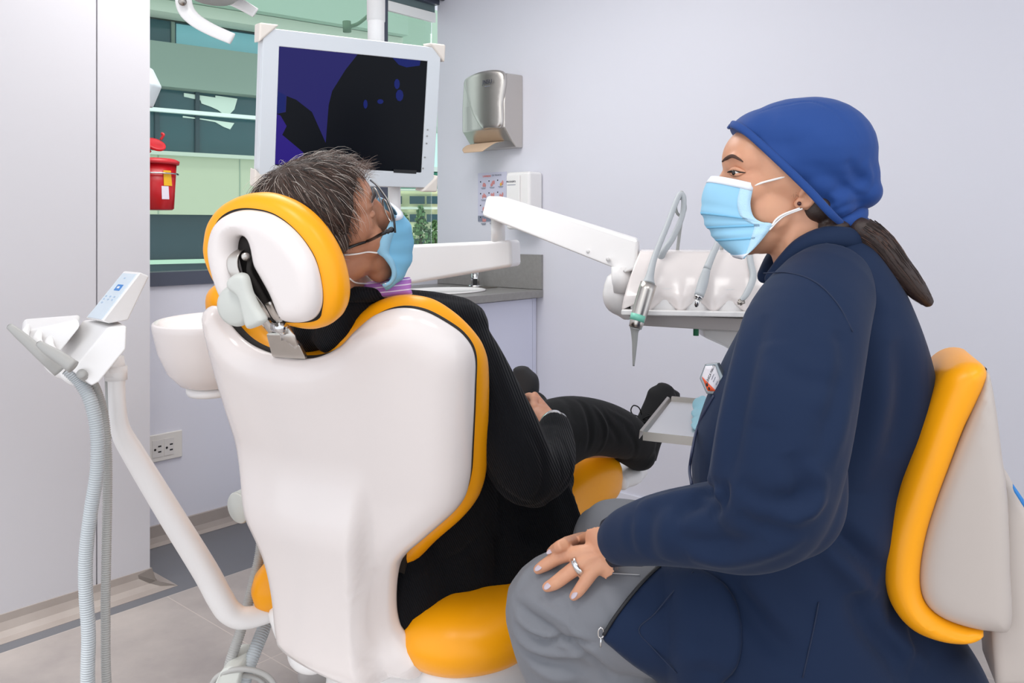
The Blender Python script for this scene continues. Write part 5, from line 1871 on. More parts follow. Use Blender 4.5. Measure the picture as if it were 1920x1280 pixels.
obj('tray_lip', boxf(ua + UP * -0.010 - bk * 0.006, wdir * WL, bk * 0.27, UP * 0.012), M['white'], du, smooth=False, bevel=0.003)
lb = mat('taupe_plastic', 'B9B3B1', rough=0.45)
beamlow = [(P(1176, 588, 1.93)), (P(1560, 604, 1.86))]
obj('underbody', ([tuple(p) for p in [beamlow[0], beamlow[1], beamlow[1] - UP * .034, P(1192, 610, 1.95), beamlow[0] + bk * .22, beamlow[1] + bk * .22, beamlow[1] + bk * .2 - UP * .034, P(1192, 610, 1.95) + bk * .19]], [(0, 1, 2, 3), (7, 6, 5, 4), (0, 4, 5, 1), (1, 5, 6, 2), (2, 6, 7, 3), (3, 7, 4, 0)]), lb, du, smooth=False, bevel=0.004)
obj('knob', cyl(P(1305, 610, 1.97), P(1305, 629, 1.97), 0.0065, n=20), M['green'], du, label='small green knob')
beam([P(1318, 617, 2.02), P(1430, 622, 1.99)], [P(1320, 632, 2.02), P(1360, 650, 2.0), P(1430, 690, 1.98)], (0, 0.06, 0), M['white'], 'support_arm', bev=0.006)
obj('support_post', sweep([P(1420, 650, 2.0), P(1425, 760, 1.98), P(1420, 815, 1.96), P(1360, 822, 1.95)], .015), M['white'], du)

# whip arms holding the hoses
for (x0, y0, x1, y1, Y, nm) in ((1278, 362, 1268, 486, 2.0, 'whip_arm'), (1352, 392, 1352, 486, 2.0, 'whip_arm'), (1424, 420, 1424, 500, 2.0, 'whip_arm')):
    w_ = obj(nm, join(sweep([P(x1, y1, Y), P((x0 + x1) / 2 + 3, (y0 + y1) / 2, Y), P(x0 + 5, y0 + 20, Y), P(x0, y0, Y)], [.0042, .004, .0042, .006], n=12, dome=True)), M['mgrey'], du)
    obj('hose_ring', sweep([P(x0 - 2 + 9 * math.cos(a_), y0 + 26 + 16 * math.sin(a_), Y - .01) for a_ in np.linspace(0, 6.28, 14)[:-1]], .0035, n=10, sub=3, closed=True), M['mgrey'], w_)
# handpiece one: steel scaler with mint ring
h1 = thing('dental_handpiece', 'steel handpiece with mint ring and thin grey tip, leftmost on the delivery unit', 'dental handpiece', P(1188, 688, 1.83), None)
p0, p1 = P(1216, 532, 1.86), P(1191, 614, 1.84)
ax_ = (p1 - p0).normalized()
obj('sleeve', sweep([p0, p0 * .4 + p1 * .6, p1], [.0185, .0175, .0145], n=32, sub=4), M['steel'], h1)
obj('mint_ring', sweep([P(1197.5, 590, 1.845), P(1194, 602, 1.843)], [.0172, .0165], n=32, sub=1), M['mint'], h1, label='mint green ring')
obj('tip', sweep([p1, P(1190, 622, 1.84), P(1190, 640, 1.84), P(1189, 664, 1.84), P(1188, 686, 1.84)], [.0125, .0085, .0062, .0042, .0022], n=20), M['mgrey'], h1)
obj('hose', sweep([p0, P(1219, 515, 1.87), P(1228, 480, 1.90), P(1250, 425, 1.94), P(1268, 378, 1.97), P(1276, 364, 1.98), P(1282, 372, 1.98), P(1279, 405, 1.98), P(1262, 445, 1.97), P(1240, 480, 1.95), P(1234, 520, 2.0)], [.0145, .009, .007, .0065, .0065, .0065, .0065, .0065, .007, .008, .008], n=20, sub=8), M['hose'], h1)
# handpiece two: bare coupling
h2 = thing('dental_handpiece', 'grey hose with bare steel coupling end, second instrument on the delivery unit', 'dental handpiece', P(1306, 575, 1.83))
q0, q1 = P(1318, 530, 1.86), P(1310, 556, 1.84)
obj('sleeve', sweep([P(1325, 505, 1.87), q0, q1], [.0085, .0115, .0105], n=28), M['hose'], h2)
obj('coupling', join(sweep([q1, P(1308.5, 560, 1.838)], [.0105, .0098], n=24, sub=1), sweep([P(1308.5, 560, 1.838), P(1305.5, 573, 1.835)], [.0055, .0048], n=20, sub=1)), M['chrome'], h2)
obj('bore', cyl(P(1305.5, 573, 1.835), P(1305.3, 574, 1.834), .003, n=14), M['black'], h2)
obj('hose', sweep([P(1325, 505, 1.87), P(1336, 478, 1.89), P(1350, 445, 1.92), P(1358, 410, 1.95), P(1356, 396, 1.97)], [.0085, .0075, .007, .0068, .0068], n=20), M['hose'], h2)
h3 = thing('dental_handpiece', 'third hose and small tool, mostly hidden behind the blue jacket', 'dental handpiece', P(1385, 570, 1.83))
obj('hose', sweep([P(1386, 567, 1.83), P(1400, 550, 1.84), P(1412, 520, 1.87), P(1407, 490, 1.9), P(1405, 460, 1.94), P(1420, 425, 1.97)], [.004, .007, .0075, .007, .0068, .0068], n=20), M['hose'], h3)
obj('spray_head', join(sweep([P(1383, 568, 1.82), P(1396, 566, 1.82)], .004, n=12, sub=1), sweep([P(1386, 561, 1.82), P(1390, 572, 1.82)], .003, n=12, sub=1)), M['steeld'], h3)

# instrument tray
it = thing('instrument_tray', 'metal instrument tray beside the patient shoe, partly behind the blue jacket', 'tray', P(1300, 800, 1.95))
c0, c1, c2, c3 = P(1208, 815, 1.88), P(1257, 750, 2.12), P(1420, 760, 2.05), P(1420, 832, 1.80)
c0.z = c1.z = 1.2 - (817 - 430) / 1575 * 1.88
zt = c0.z
# corner positions re-solved on the tray plane
def tz(px, py, z=None):
    z = zt if z is None else z
    Y = (1.2 - z) * 1575 / (py - 430)
    return P(px, py, Y)
a_, b_ = tz(1208, 817), tz(1258, 752)
e_ = (tz(1320, 829) - a_)
e_.z = 0
e_ = e_.normalized() * 0.26
tq = [a_, b_, b_ + e_, a_ + e_]
obj('pan', ([tuple(p) for p in tq] + [tuple(p - UP * .004) for p in tq], [(0, 1, 2, 3), (7, 6, 5, 4), (0, 4, 5, 1), (1, 5, 6, 2), (2, 6, 7, 3), (3, 7, 4, 0)]), mat('tray_steel', 'D9D9DB', rough=0.42, metal=0.7), it, smooth=False)
ud = (b_ - a_).normalized()
ed = e_.normalized()
rimpts = [a_ + UP * .004, a_ + ud * (b_ - a_).length, b_ + e_, a_ + e_]
for p_, q_ in ((a_, b_), (b_, b_ + e_), (a_, a_ + e_)):
    d_ = (q_ - p_).normalized()
    n_ = V((d_.y, -d_.x, 0))
    cen = (a_ + b_ + e_) / 2 + e_ * 0
    if n_.dot((a_ + b_ + e_) / 2 - p_) > 0:
        n_ = -n_
    pth_ = [p_ + n_ * .0, p_ + n_ * .004 + UP * .010, p_ + n_ * .010 + UP * .012, p_ + n_ * .012 - UP * .006]
    L_ = q_ - p_
    th_ = V((0, 0, -.0015))
    vs, fs = [], []
    for r_ in pth_:
        vs += [tuple(r_), tuple(r_ + L_)]
    for r_ in pth_:
        vs += [tuple(r_ + th_ - n_ * .001), tuple(r_ + L_ + th_ - n_ * .001)]
    for i in range(3):
        fs.append((2 * i, 2 * i + 2, 2 * i + 3, 2 * i + 1))
        fs.append((8 + 2 * i, 8 + 2 * i + 1, 8 + 2 * i + 3, 8 + 2 * i + 2))
        fs.append((2 * i, 8 + 2 * i, 10 + 2 * i, 2 * i + 2))
        fs.append((2 * i + 1, 2 * i + 3, 11 + 2 * i, 9 + 2 * i))
    obj('rim', (vs, fs), M['steeld'], it, smooth=False)
gv = obj('glove', voxel([ell(tz(1316, 788) + UP * .010, .022, .07, .010), ell(tz(1325, 800) + UP * .012, .035, .05, .012), ell(tz(1312, 775) + UP * .02, .018, .03, .02), ell(tz(1306, 806) + UP * .008, .012, .03, .008), ell(tz(1318, 772) + UP * .022, .014, .02, .02)], .004, 4), mat('pale_blue_latex', 'A9DCEC', rough=0.6))
tag(gv, 'crumpled pale blue glove on the metal instrument tray', 'glove')
# ------------------------------------------------------------------ the seated dentist
wo = thing('person', 'person in navy jacket, blue surgical cap and mask seated on stool, hand on knee', 'person', V((0.50, 1.42, 0.55)))
M['navy'] = mat('navy_fabric', '0E2240', rough=0.8, sheen=0.06, bump=(1200, 0.12, 0.0004), spec=0.3)
M['navyd'] = mat('navy_rib', '10172A', rough=0.85, bump=(900, 0.3, 0.0005))
M['cap'] = mat('royal_blue_cap', '1E4283', rough=0.75, sheen=0.1, bump=(1100, 0.15, 0.0004), spec=0.3)
M['grey'] = mat('grey_scrub_trousers', '787A80', rough=0.8, sheen=0.05, bump=(900, 0.12, 0.0004))
M['whair'] = mat('dark_brown_hair', '2E1F1A', rough=0.5, bump=(300, 0.5, 0.001))
WY = 1.30
wF = V((-1.0, 0.10, -0.06)).normalized()
wS = V((-0.10, -1.0, 0.0)).normalized()
wU = wS.cross(wF).normalized()
if wU.z < 0:
    wU = -wU
WC = P(1482, 322, WY)
def wp(px, py, s=0.0):
    return on_plane(px, py, WC, wS) + wS * s
def wel(px, py, s, a, b, c, tilt=0.0):
    f = (wF * math.cos(tilt) + wU * math.sin(tilt))
    u = (wU * math.cos(tilt) - wF * math.sin(tilt))
    return ell(wp(px, py, s), a, b, c, f, wS, u)
hpw = [wel(1488, 300, 0, .098, .074, .096), wel(1415, 300, 0, .050, .060, .052), wel(1412, 345, 0, .046, .056, .050), wel(1448, 390, 0, .062, .055, .060),
       wel(1432, 432, 0, .042, .044, .036, -.3), wel(1402, 452, 0, .022, .024, .022), wel(1358, 372, 0, .020, .013, .022), wel(1363, 345, 0, .016, .010, .026, .25),
       wel(1394, 360, .030, .028, .022, .022), wel(1394, 360, -.030, .028, .022, .022), wel(1377, 300, .026, .014, .022, .009, .1), wel(1377, 300, -.026, .014, .022, .009, .1),
       sweep([wp(1490, 390), wp(1500, 440), wp(1522, 500), wp(1545, 560)], [.052, .050, .054, .065], n=28, dome=True)]
whm = voxel(hpw, .003, 9, .5)
co, no = mesh_np(whm)
# eye sockets
for sd_ in (.031, -.031):
    c_ = np.array(wp(1379, 322, sd_ * 1.1))
    d_ = np.linalg.norm((co - c_) * np.array([1, 1, 1.3]), axis=1)
    co = co - np.array(wF)[None] * (.0045 * np.exp(-(d_ / .011) ** 2))[:, None]
q0 = np.array(wp(1374, 236, .03))
q1 = np.array(wp(1542, 408, .075))
ed_ = V(q1 - q0).normalized()
pln = ed_.cross(wS - wU * 0.05).normalized()
if pln.dot(wF) < 0:
    pln = -pln
und = np.clip(-((co - q0) @ np.array(pln)) / .012, 0, 1) * np.clip((co[:, 2] - 1.215) / .02, 0, 1)
cc_ = np.array(wp(1500, 310))
co = co - (co - cc_) * (und * .10)[:, None]
set_np(whm, co)
wb = bvh_of(whm)
creases(whm, [([(1392, 326), (1402, 328), (1412, 324)], .0016, -.0010), ([(1392, 321), (1403, 320), (1413, 314)], .0016, -.0009), ([(1388, 332), (1398, 336), (1408, 336)], .0016, -.0009), ([(1360, 296), (1374, 291), (1390, 297)], .004, .0012),
              ([(1440, 430), (1462, 424), (1480, 405)], .006, .0018), ([(1452, 450), (1480, 478), (1492, 500)], .006, -.002), ([(1500, 420), (1478, 460), (1455, 492)], .006, .0022)], wb)

# hand on the knee: built after the trousers, so the fingers rest on them
trp = [sweep([P(1530, 1180, 1.36), P(1450, 1165, 1.35), P(1300, 1150, 1.35), P(1150, 1140, 1.38), P(1062, 1130, 1.41), P(1035, 1138, 1.42)], [.105, .105, .102, .092, .086, .080], n=32, dome=True),
       sweep([P(1038, 1140, 1.42), P(1058, 1215, 1.42), P(1105, 1320, 1.43), P(1140, 1500, 1.44), P(1150, 1700, 1.46)], [.084, .082, .080, .070, .060], n=32, dome=True),
       sweep([P(1120, 1185, 1.40), P(1160, 1270, 1.41), P(1200, 1380, 1.42)], [.075, .085, .07], n=24, dome=True),
       sweep([P(1560, 1130, 1.56), P(1400, 1080, 1.66), P(1180, 1012, 1.72), P(1140, 1010, 1.74)], [.115, .10, .080, .074], n=28, dome=True),
       sweep([P(1145, 1015, 1.74), P(1165, 1150, 1.76), P(1190, 1400, 1.78)], [.074, .07, .06], n=28, dome=True)]
trw = voxel(trp, .0055, 7)
tb = bvh_of(trw)
creases(trw, [([(960, 1120), (1010, 1165), (1060, 1200), (1110, 1235), (1150, 1275)], .008, -0.0135), ([(975, 1108), (1040, 1150), (1100, 1200), (1170, 1262)], .009, 0.0090),
              ([(965, 1150), (1000, 1180), (1045, 1192)], .007, 0.0120), ([(985, 1185), (1030, 1200), (1085, 1200), (1120, 1210)], .006, -0.0135),
              ([(960, 1180), (1000, 1215), (1060, 1225), (1110, 1222)], .008, 0.0105), ([(970, 1210), (1020, 1240), (1080, 1248)], .008, -0.0105),
              ([(990, 1240), (1040, 1270), (1110, 1270)], .010, 0.0090), ([(1052, 1110), (1068, 1150), (1085, 1190)], .004, -0.0037),
              ([(1060, 1120), (1070, 1160), (1100, 1230)], .006, 0.0045), ([(1020, 1050), (985, 1075), (965, 1110)], .012, 0.0060), ([(1130, 1110), (1150, 1160), (1160, 1200)], .010, -0.0045)], tb)
obj('trousers', trw, M['grey'], wo)
tb = bvh_of(trw)
# pocket seam stitches on the thigh
def onleg(x, y, o=.001):
    h_ = hit(tb, x, y, o)
    return h_ if h_ is not None else P(x, y, 1.34)
obj('seam', sweep([onleg(1128, 1073), onleg(1165, 1076), onleg(1200, 1078)], .0009, n=6), mat('pale_stitch', 'B9B9BC', rough=.8), wo)

R_ = .0092
def fl(pts, lift):
    out = []
    for (x, y), l in zip(pts, lift):
        h_ = hit(tb, x, y)
        h2_ = hit(tb, x, y, .01)
        if h_ is None:
            out.append(P(x, y, 1.36))
            continue
        d = (V((0, 0, CAMZ)) - h_).normalized()
        l = l / max((h2_ - h_).normalized().dot(d), .45)
        # lift above the cloth, along the cloth-to-eye line so that the finger stays where it is seen
        out.append(h_ + d * l)
    return out
fingers = [
    (fl([(1118, 1022), (1098, 1010), (1062, 1018), (1042, 1028), (1032, 1035)], [.030, .030, .020, .012, .010]), [.0115, .0108, .0098, .0088, .0070]),
    (fl([(1120, 1035), (1088, 1036), (1052, 1043), (1024, 1058), (1009, 1067)], [.028, .028, .020, .013, .010]), [.0125, .0122, .0114, .0104, .0082]),
    (fl([(1128, 1046), (1100, 1051), (1066, 1074), (1042, 1092), (1026, 1100)], [.026, .026, .021, .014, .0105]), [.0125, .0122, .0116, .0106, .0084]),
    (fl([(1140, 1052), (1116, 1066), (1099, 1088), (1086, 1106), (1076, 1117)], [.024, .022, .018, .013, .010]), [.0118, .0112, .0104, .0094, .0076])]
wrist = P(1158, 1022, 1.285)
palm_c = fl([(1118, 1038)], [.028])[0]
hp2 = [sweep(p_, r_, n=16, sub=5, dome=True) for p_, r_ in fingers]
hp2 += [loft([(P(1190, 1010, 1.27), V((0, .010, .024)) * 1.05, V((.006, -.020, .010))), (wrist, V((-.006, .012, .026)), V((.006, -.018, .008))), (P(1138, 1030, 1.31), V((-.010, .014, .032)), V((.008, -.014, .008))), (palm_c, V((-.014, .016, .034)), V((.006, -.012, .008)))], n=24, sub=4, dome=True)]
for f_ in fingers:
    hp2.append(sweep([P(1142, 1028, 1.31), f_[0][0], f_[0][1]], [.012, .0125, .0112], n=14, dome=True))
hp2.append(ell((fingers[0][0][1] + fingers[1][0][1] + fingers[1][0][0]) / 3 - V((0, 0, .004)), .030, .024, .012, (fingers[1][0][1] - fingers[1][0][0]).normalized(), (0, .5, .8), (0, -.8, .5)))
hp2.append(sweep([fingers[0][0][0], fingers[0][0][1], fingers[0][0][2]], [.015, .0135, .0105], n=14, dome=True))
# thumb, on the far side of the hand, held along the inner thigh
hp2.append(sweep([P(1130, 1020, 1.335), P(1112, 1008, 1.40), P(1092, 1012, 1.44), P(1080, 1022, 1.455)], [.012, .0115, .010, .008], n=14, dome=True))
hw_ = voxel(hp2, .0021, 5, .5)
hb2 = bvh_of(hw_)
creases(hw_, [([(1058, 1038), (1062, 1048)], .0022, -.0008), ([(1053, 1040), (1057, 1050)], .0022, -.0008), ([(1063, 1072), (1070, 1082)], .0022, -.0008), ([(1068, 1068), (1075, 1078)], .0022, -.0008), ([(1060, 1078), (1065, 1086)], .0022, -.0007),
              ([(1098, 1084), (1106, 1094)], .0022, -.0008), ([(1030, 1052), (1034, 1062)], .002, -.0007), ([(1045, 1086), (1051, 1094)], .002, -.0007), ([(1086, 1102), (1093, 1108)], .002, -.0006),
              ([(1095, 1034), (1115, 1032), (1135, 1028)], .003, .0010), ([(1102, 1048), (1122, 1042), (1138, 1035)], .003, .0012), ([(1118, 1060), (1130, 1050), (1142, 1040)], .003, .0010)], hb2)
core = voxel([sweep([P(1545, 540, 1.31), P(1550, 700, 1.34), P(1520, 950, 1.36), P(1500, 1120, 1.38)], [.08, .10, .10, .11], n=24, dome=True),
              sweep([P(1530, 600, 1.2), P(1500, 760, 1.13), P(1440, 960, 1.14), P(1300, 985, 1.19), wrist], [.05, .045, .04, .034, .024], dome=True),
              sweep([P(1500, 1160, 1.36), P(1300, 1150, 1.36), P(1060, 1135, 1.41)], [.08, .07, .06], dome=True),
              sweep([P(1045, 1150, 1.42), P(1140, 1500, 1.44), P(1150, 1720, 1.46)], [.055, .045, .035], dome=True)], .009, 4)
obj('body', join(mesh_vf(whm), mesh_vf(hw_), mesh_vf(core)), M['skin_h'] if False else M['skin_w'], wo)
# nails
nail = mat('pearl_nail', 'BFB2BC', rough=0.15, coat=0.6)
for (x, y), (dx, dy), wN in (((1009, 1067), (-6, 4), .0056), ((1026, 1101), (-6, 5), .0058), ((1076, 1118), (-5, 6), .0050), ((1031, 1036), (-5, 3), .0046)):
    h_ = hit(hb2, x, y)
    if h_ is None:
        continue
    t_ = (P(x + dx, y + dy, h_.y) - h_).normalized()
    vd = (V((0, 0, CAMZ)) - h_).normalized()
    nn = (vd * .55 + UP * .45 - V((0.25, 0, 0))).normalized()
    nn = (nn - t_ * nn.dot(t_)).normalized()
    sd_ = t_.cross(nn)
    h2_ = hit(hb2, x + 1, y - 3) or h_
    obj('fingernail', ell(h2_ + nn * .0002, .0075, wN * .85, .0016, t_, sd_, nn), nail, wo, label='pale polished fingernail')
# ring
rc_ = (fingers[2][0][1] * .55 + fingers[2][0][2] * .45)
rd_ = (fingers[2][0][2] - fingers[2][0][1]).normalized()
rr_ = .0142
obj('finger_ring', lathe(rc_, rd_, [(rr_, -.0042), (rr_ + .0016, -.0040), (rr_ + .0018, 0), (rr_ + .0016, .0040), (rr_, .0042), (rr_ - .001, .004), (rr_ - .001, -.004), (rr_, -.0042)], n=40, caps=False), M['chrome'], wo, label='silver ring')

# jacket
def jsec(y, x0, x1, Y, hd, tilt=0.0, dy=0):
    c = P((x0 + x1) / 2, y, Y)
    hw_px = (x1 - x0) / 2 / FPX * Y
    # contour seen from the eye: half width narrows slightly by the depth of the body
    return (c + V((0, 0, dy)), V((hw_px, 0, tilt * hw_px)), V((0, hd, 0)))
js = [jsec(452, 1482, 1604, 1.30, .066, .35), jsec(492, 1452, 1630, 1.30, .11, .25), jsec(545, 1436, 1668, 1.32, .135, .12), jsec(620, 1400, 1704, 1.33, .155, .0), jsec(700, 1356, 1728, 1.34, .160), jsec(790, 1318, 1736, 1.35, .155),
      jsec(870, 1302, 1700, 1.36, .155), jsec(960, 1306, 1664, 1.35, .16), jsec(1060, 1296, 1650, 1.36, .16), jsec(1160, 1256, 1660, 1.37, .19), jsec(1260, 1246, 1730, 1.38, .21), jsec(1340, 1246, 1790, 1.38, .22)]
jp = [loft(js, n=44, sub=4, power=2.25),
      # skirt over the thigh
      sweep([P(1580, 1170, 1.36), P(1480, 1165, 1.33), P(1350, 1158, 1.335), P(1262, 1152, 1.345)], [.14, .128, .118, .112], n=36, dome=False),
      sweep([P(1600, 1190, 1.36), P(1670, 1235, 1.35), P(1720, 1275, 1.35), P(1760, 1330, 1.35)], [.14, .115, .10, .09], n=28, dome=True),
      # far sleeve
      sweep([P(1540, 560, 1.46), P(1500, 760, 1.56), P(1440, 930, 1.58), P(1330, 960, 1.60), P(1240, 985, 1.62)], [.075, .08, .075, .055, .045], n=28, dome=True)]
jw = voxel(jp, .0055, 7)
slp = [sweep([P(1548, 545, 1.215), P(1512, 615, 1.16), P(1490, 700, 1.125), P(1472, 790, 1.105), P(1454, 880, 1.10), P(1434, 950, 1.11), P(1390, 983, 1.13), P(1320, 985, 1.155), P(1250, 990, 1.195), P(1190, 1002, 1.245), P(1168, 1010, 1.264)],
             [.070, .082, .085, .086, .084, .078, .065, .057, .051, .044, .040], n=36, sub=4, dome=True),
       sweep([P(1505, 900, 1.125), P(1488, 950, 1.125), P(1455, 985, 1.13)], [.060, .064, .055], n=28, dome=True)]
js_ = voxel(slp, .0048, 6)
# front end of the skirt follows the zip line: draw points beyond it back
zt0, zt1 = P(1130, 1192, 1.30), P(1242, 1058, 1.30)
jwb = bvh_of(jw)
fw = [
    ([(1408, 570), (1388, 650), (1366, 750), (1350, 830), (1338, 895)], .016, .009), ([(1434, 590), (1412, 670), (1390, 760), (1374, 850), (1362, 900)], .014, -.008),
    ([(1596, 600), (1612, 680), (1606, 760), (1590, 840), (1562, 920), (1530, 985)], .020, -.034), ([(1545, 585), (1580, 640), (1598, 720)], .012, -.010),
    ([(1572, 640), (1584, 720), (1572, 800), (1545, 880)], .018, .008), ([(1640, 590), (1655, 690), (1640, 800), (1605, 920)], .026, .014), ([(1672, 640), (1690, 740), (1670, 860)], .024, -.010),
    ([(1335, 903), (1290, 925), (1240, 935), (1195, 948)], .012, .008), ([(1350, 915), (1305, 945), (1262, 975)], .012, -.011), ([(1362, 900), (1354, 940), (1330, 965)], .009, -.013),
    ([(1337, 905), (1347, 930), (1352, 958)], .008, .010), ([(1300, 935), (1330, 925), (1350, 905)], .008, -.009), ([(1222, 955), (1212, 1000), (1222, 1045)], .015, -.006), ([(1256, 950), (1246, 1000), (1252, 1050)], .016, .006),
    ([(1270, 1008), (1340, 1018), (1430, 1005)], .014, -.008), ([(1290, 1042), (1360, 1052), (1440, 1035), (1510, 1000)], .014, .009), ([(1385, 960), (1420, 985), (1480, 975)], .014, -.008),
    ([(1186, 965), (1180, 1000), (1190, 1038)], .011, -.004), ([(1275, 1066), (1400, 1074), (1500, 1054), (1570, 990)], .016, -.028),
    ([(1556, 985), (1600, 1025), (1650, 1075)], .018, -.022), ([(1540, 1020), (1590, 1068), (1640, 1120)], .016, .012),
    ([(1360, 1085), (1400, 1140), (1440, 1195), (1500, 1245)], .020, -.014), ([(1400, 1080), (1450, 1135), (1500, 1195)], .018, .011),
    ([(1600, 1110), (1625, 1170), (1690, 1235)], .022, -.018), ([(1640, 1150), (1680, 1200), (1740, 1250)], .018, .012), ([(1250, 1185), (1300, 1222), (1380, 1252)], .016, .009), ([(1300, 1240), (1380, 1270)], .014, -.009),
    ([(1440, 505), (1500, 508), (1540, 532), (1580, 580)], .006, -.005), ([(1500, 475), (1560, 485), (1620, 530), (1670, 590)], .016, .006), ([(1450, 640), (1446, 720), (1430, 800)], .03, .007), ([(1480, 850), (1502, 900), (1495, 950)], .016, -.009),
    ([(1520, 860), (1532, 915), (1510, 970)], .016, .009)]
sfold = [f for f in fw]
slb = bvh_of(js_)
creases(jw, [f for k_, f in enumerate(fw) if k_ not in (0, 1, 2, 3, 4) and not (7 <= k_ <= 18)], jwb)
sf_ = [fw[k_] for k_ in (0, 1, 4, 7, 8, 9, 10, 11, 12, 13, 14, 15, 16, 17)] + fw[-3:]
sf_ += [([(1440, 660), (1480, 700), (1540, 720), (1580, 712)], .014, -.005), ([(1570, 620), (1580, 700), (1560, 790), (1530, 880)], .016, -.009), ([(1545, 600), (1555, 690), (1535, 780)], .016, .006),
        ([(1540, 900), (1500, 935), (1450, 940)], .014, -.008), ([(1545, 930), (1505, 968), (1440, 975)], .012, .007), ([(1390, 900), (1430, 935), (1480, 930)], .014, -.006)]
creases(js_, sf_, slb)
co, no = mesh_np(jw)
# cut of the jacket front: skirt mesh ahead of the zip plane slides back onto it
zn = (P(1242, 1058, 1.30) - P(1130, 1192, 1.30)).normalized()
obj('jacket', jw, M['navy'], wo)
obj('sleeve', js_, M['navy'], wo)
jwb = bvh_of(join(mesh_vf(jw), mesh_vf(js_)))
both = bvh_of(join(mesh_vf(jw), mesh_vf(trw)))
# front flap lying on the thigh, ending at the zip
flap = [(1242, 1058), (1222, 1075), (1196, 1100), (1170, 1132), (1148, 1162), (1130, 1192), (1152, 1215), (1180, 1238), (1215, 1262), (1255, 1285), (1330, 1290), (1380, 1250), (1390, 1180), (1370, 1110), (1320, 1070)]
obj('jacket_front', drape(flap, both, off=.004, th=.006, grid=9), M['navy'], wo)
fb2 = bvh_of(join(drape(flap, both, off=.004, th=.006, grid=9)))
def onj(x, y, o=.002, b=None, dfl=1.2):
    h_ = hit(b or jwb, x, y, o)
    return h_ if h_ is not None else P(x, y, dfl)
zb = bvh_of(join(mesh_vf(jw), mesh_vf(js_), drape(flap, both, off=.004, th=.006, grid=9)))
zl = [(1238, 1062), (1220, 1078), (1197, 1102), (1172, 1133), (1150, 1163), (1133, 1190)]
obj('zipper', sweep([onj(x, y, .002, zb) for x, y in zl], .0028, n=10), mat('zip_black', '15161C', rough=.4, bump=(1500, .8, .0006)), wo)
zp = onj(1129, 1185, .006, bvh_of(join(mesh_vf(trw), drape(flap, both, off=.004, th=.006, grid=9))))
zpl = obj('zip_pull', join(sweep([zp + V((-.004, -.002, .006)), zp + V((0, -.003, .011)), zp + V((.004, -.002, .006)), zp + V((.003, -.001, -.004)), zp + V((-.003, -.001, -.004))], .0014, n=8, sub=4, closed=True), sweep([zp + V((0, -.003, -.004)), zp + V((-.001, -.004, -.018))], .0016, n=8, sub=1)), M['chrome'], wo, label='metal zip pull')
# zip along the chest edge
chest = [(1338, 742), (1322, 770), (1306, 805), (1296, 845), (1291, 880), (1295, 908)]
obj('zipper', sweep([onj(x + 2, y, .001, jwb, 1.3) for x, y in chest], .0024, n=8), mat('zip_grey', '2A3350', rough=.5), wo)
# cuff
ca, cb2 = P(1180, 1006, 1.258), P(1150, 1016, 1.295)
cd = (cb2 - ca).normalized()
obj('cuff', loft([(P(1196, 1000, 1.245), V((0, .014, .042)), V((.012, -.038, .004))), (P(1172, 1006, 1.268), V((-.002, .014, .038)), V((.012, -.034, .004))), (P(1150, 1014, 1.288), V((-.004, .014, .0335)), V((.010, -.028, .006))), (P(1140, 1018, 1.297), V((-.004, .013, .032)), V((.010, -.026, .006)))], n=32, sub=3), M['navyd'], wo)
# stand collar
colr = [(1484, 438), (1502, 432), (1540, 424), (1585, 424), (1620, 440), (1600, 462), (1560, 470), (1530, 478), (1500, 500), (1470, 520), (1446, 528), (1432, 520), (1455, 492), (1476, 470), (1488, 452)]
neckm = bvh_of(join(mesh_vf(jw), mesh_vf(whm)))
obj('collar', voxel([sweep([wp(1478, 462, .050), wp(1505, 447, .058), wp(1545, 440, .058), wp(1595, 446, .036), wp(1612, 450, 0), wp(1595, 446, -.036), wp(1545, 440, -.058), wp(1505, 447, -.058), wp(1478, 462, -.050)], [.012, .017, .020, .020, .020, .020, .020, .017, .012], n=18, flat=(.42, (0.2, 0, 1)), dome=True) if False else
     sweep([wp(1440, 520, .030), wp(1462, 488, .046), wp(1490, 462, .056), wp(1530, 448, .060), wp(1575, 450, .050), wp(1608, 458, .020), wp(1612, 460, -.02), wp(1575, 450, -.050), wp(1530, 448, -.060), wp(1490, 462, -.056), wp(1462, 488, -.046), wp(1440, 520, -.030)], [.012, .014, .017, .020, .020, .020, .020, .020, .020, .017, .014, .012], n=16, dome=True)], .004, 3), M['navy'], wo)
# pocket seam
def seamline(pts, nm='seam', b=None, m=None, r=.0011):
    obj(nm, sweep([onj(x, y, .0006, b, 1.2) for x, y in pts], r, n=6), m or mat('navy_seam', '16243F', rough=.8), wo)
seamline([(1300, 1072), (1262, 1110), (1228, 1150), (1198, 1180), (1225, 1215), (1270, 1262)], b=zb)
seamline([(1535, 1128), (1525, 1180), (1505, 1270)], b=zb)
seamline([(1432, 512), (1480, 512), (1530, 530), (1570, 570), (1598, 622)], b=jwb)

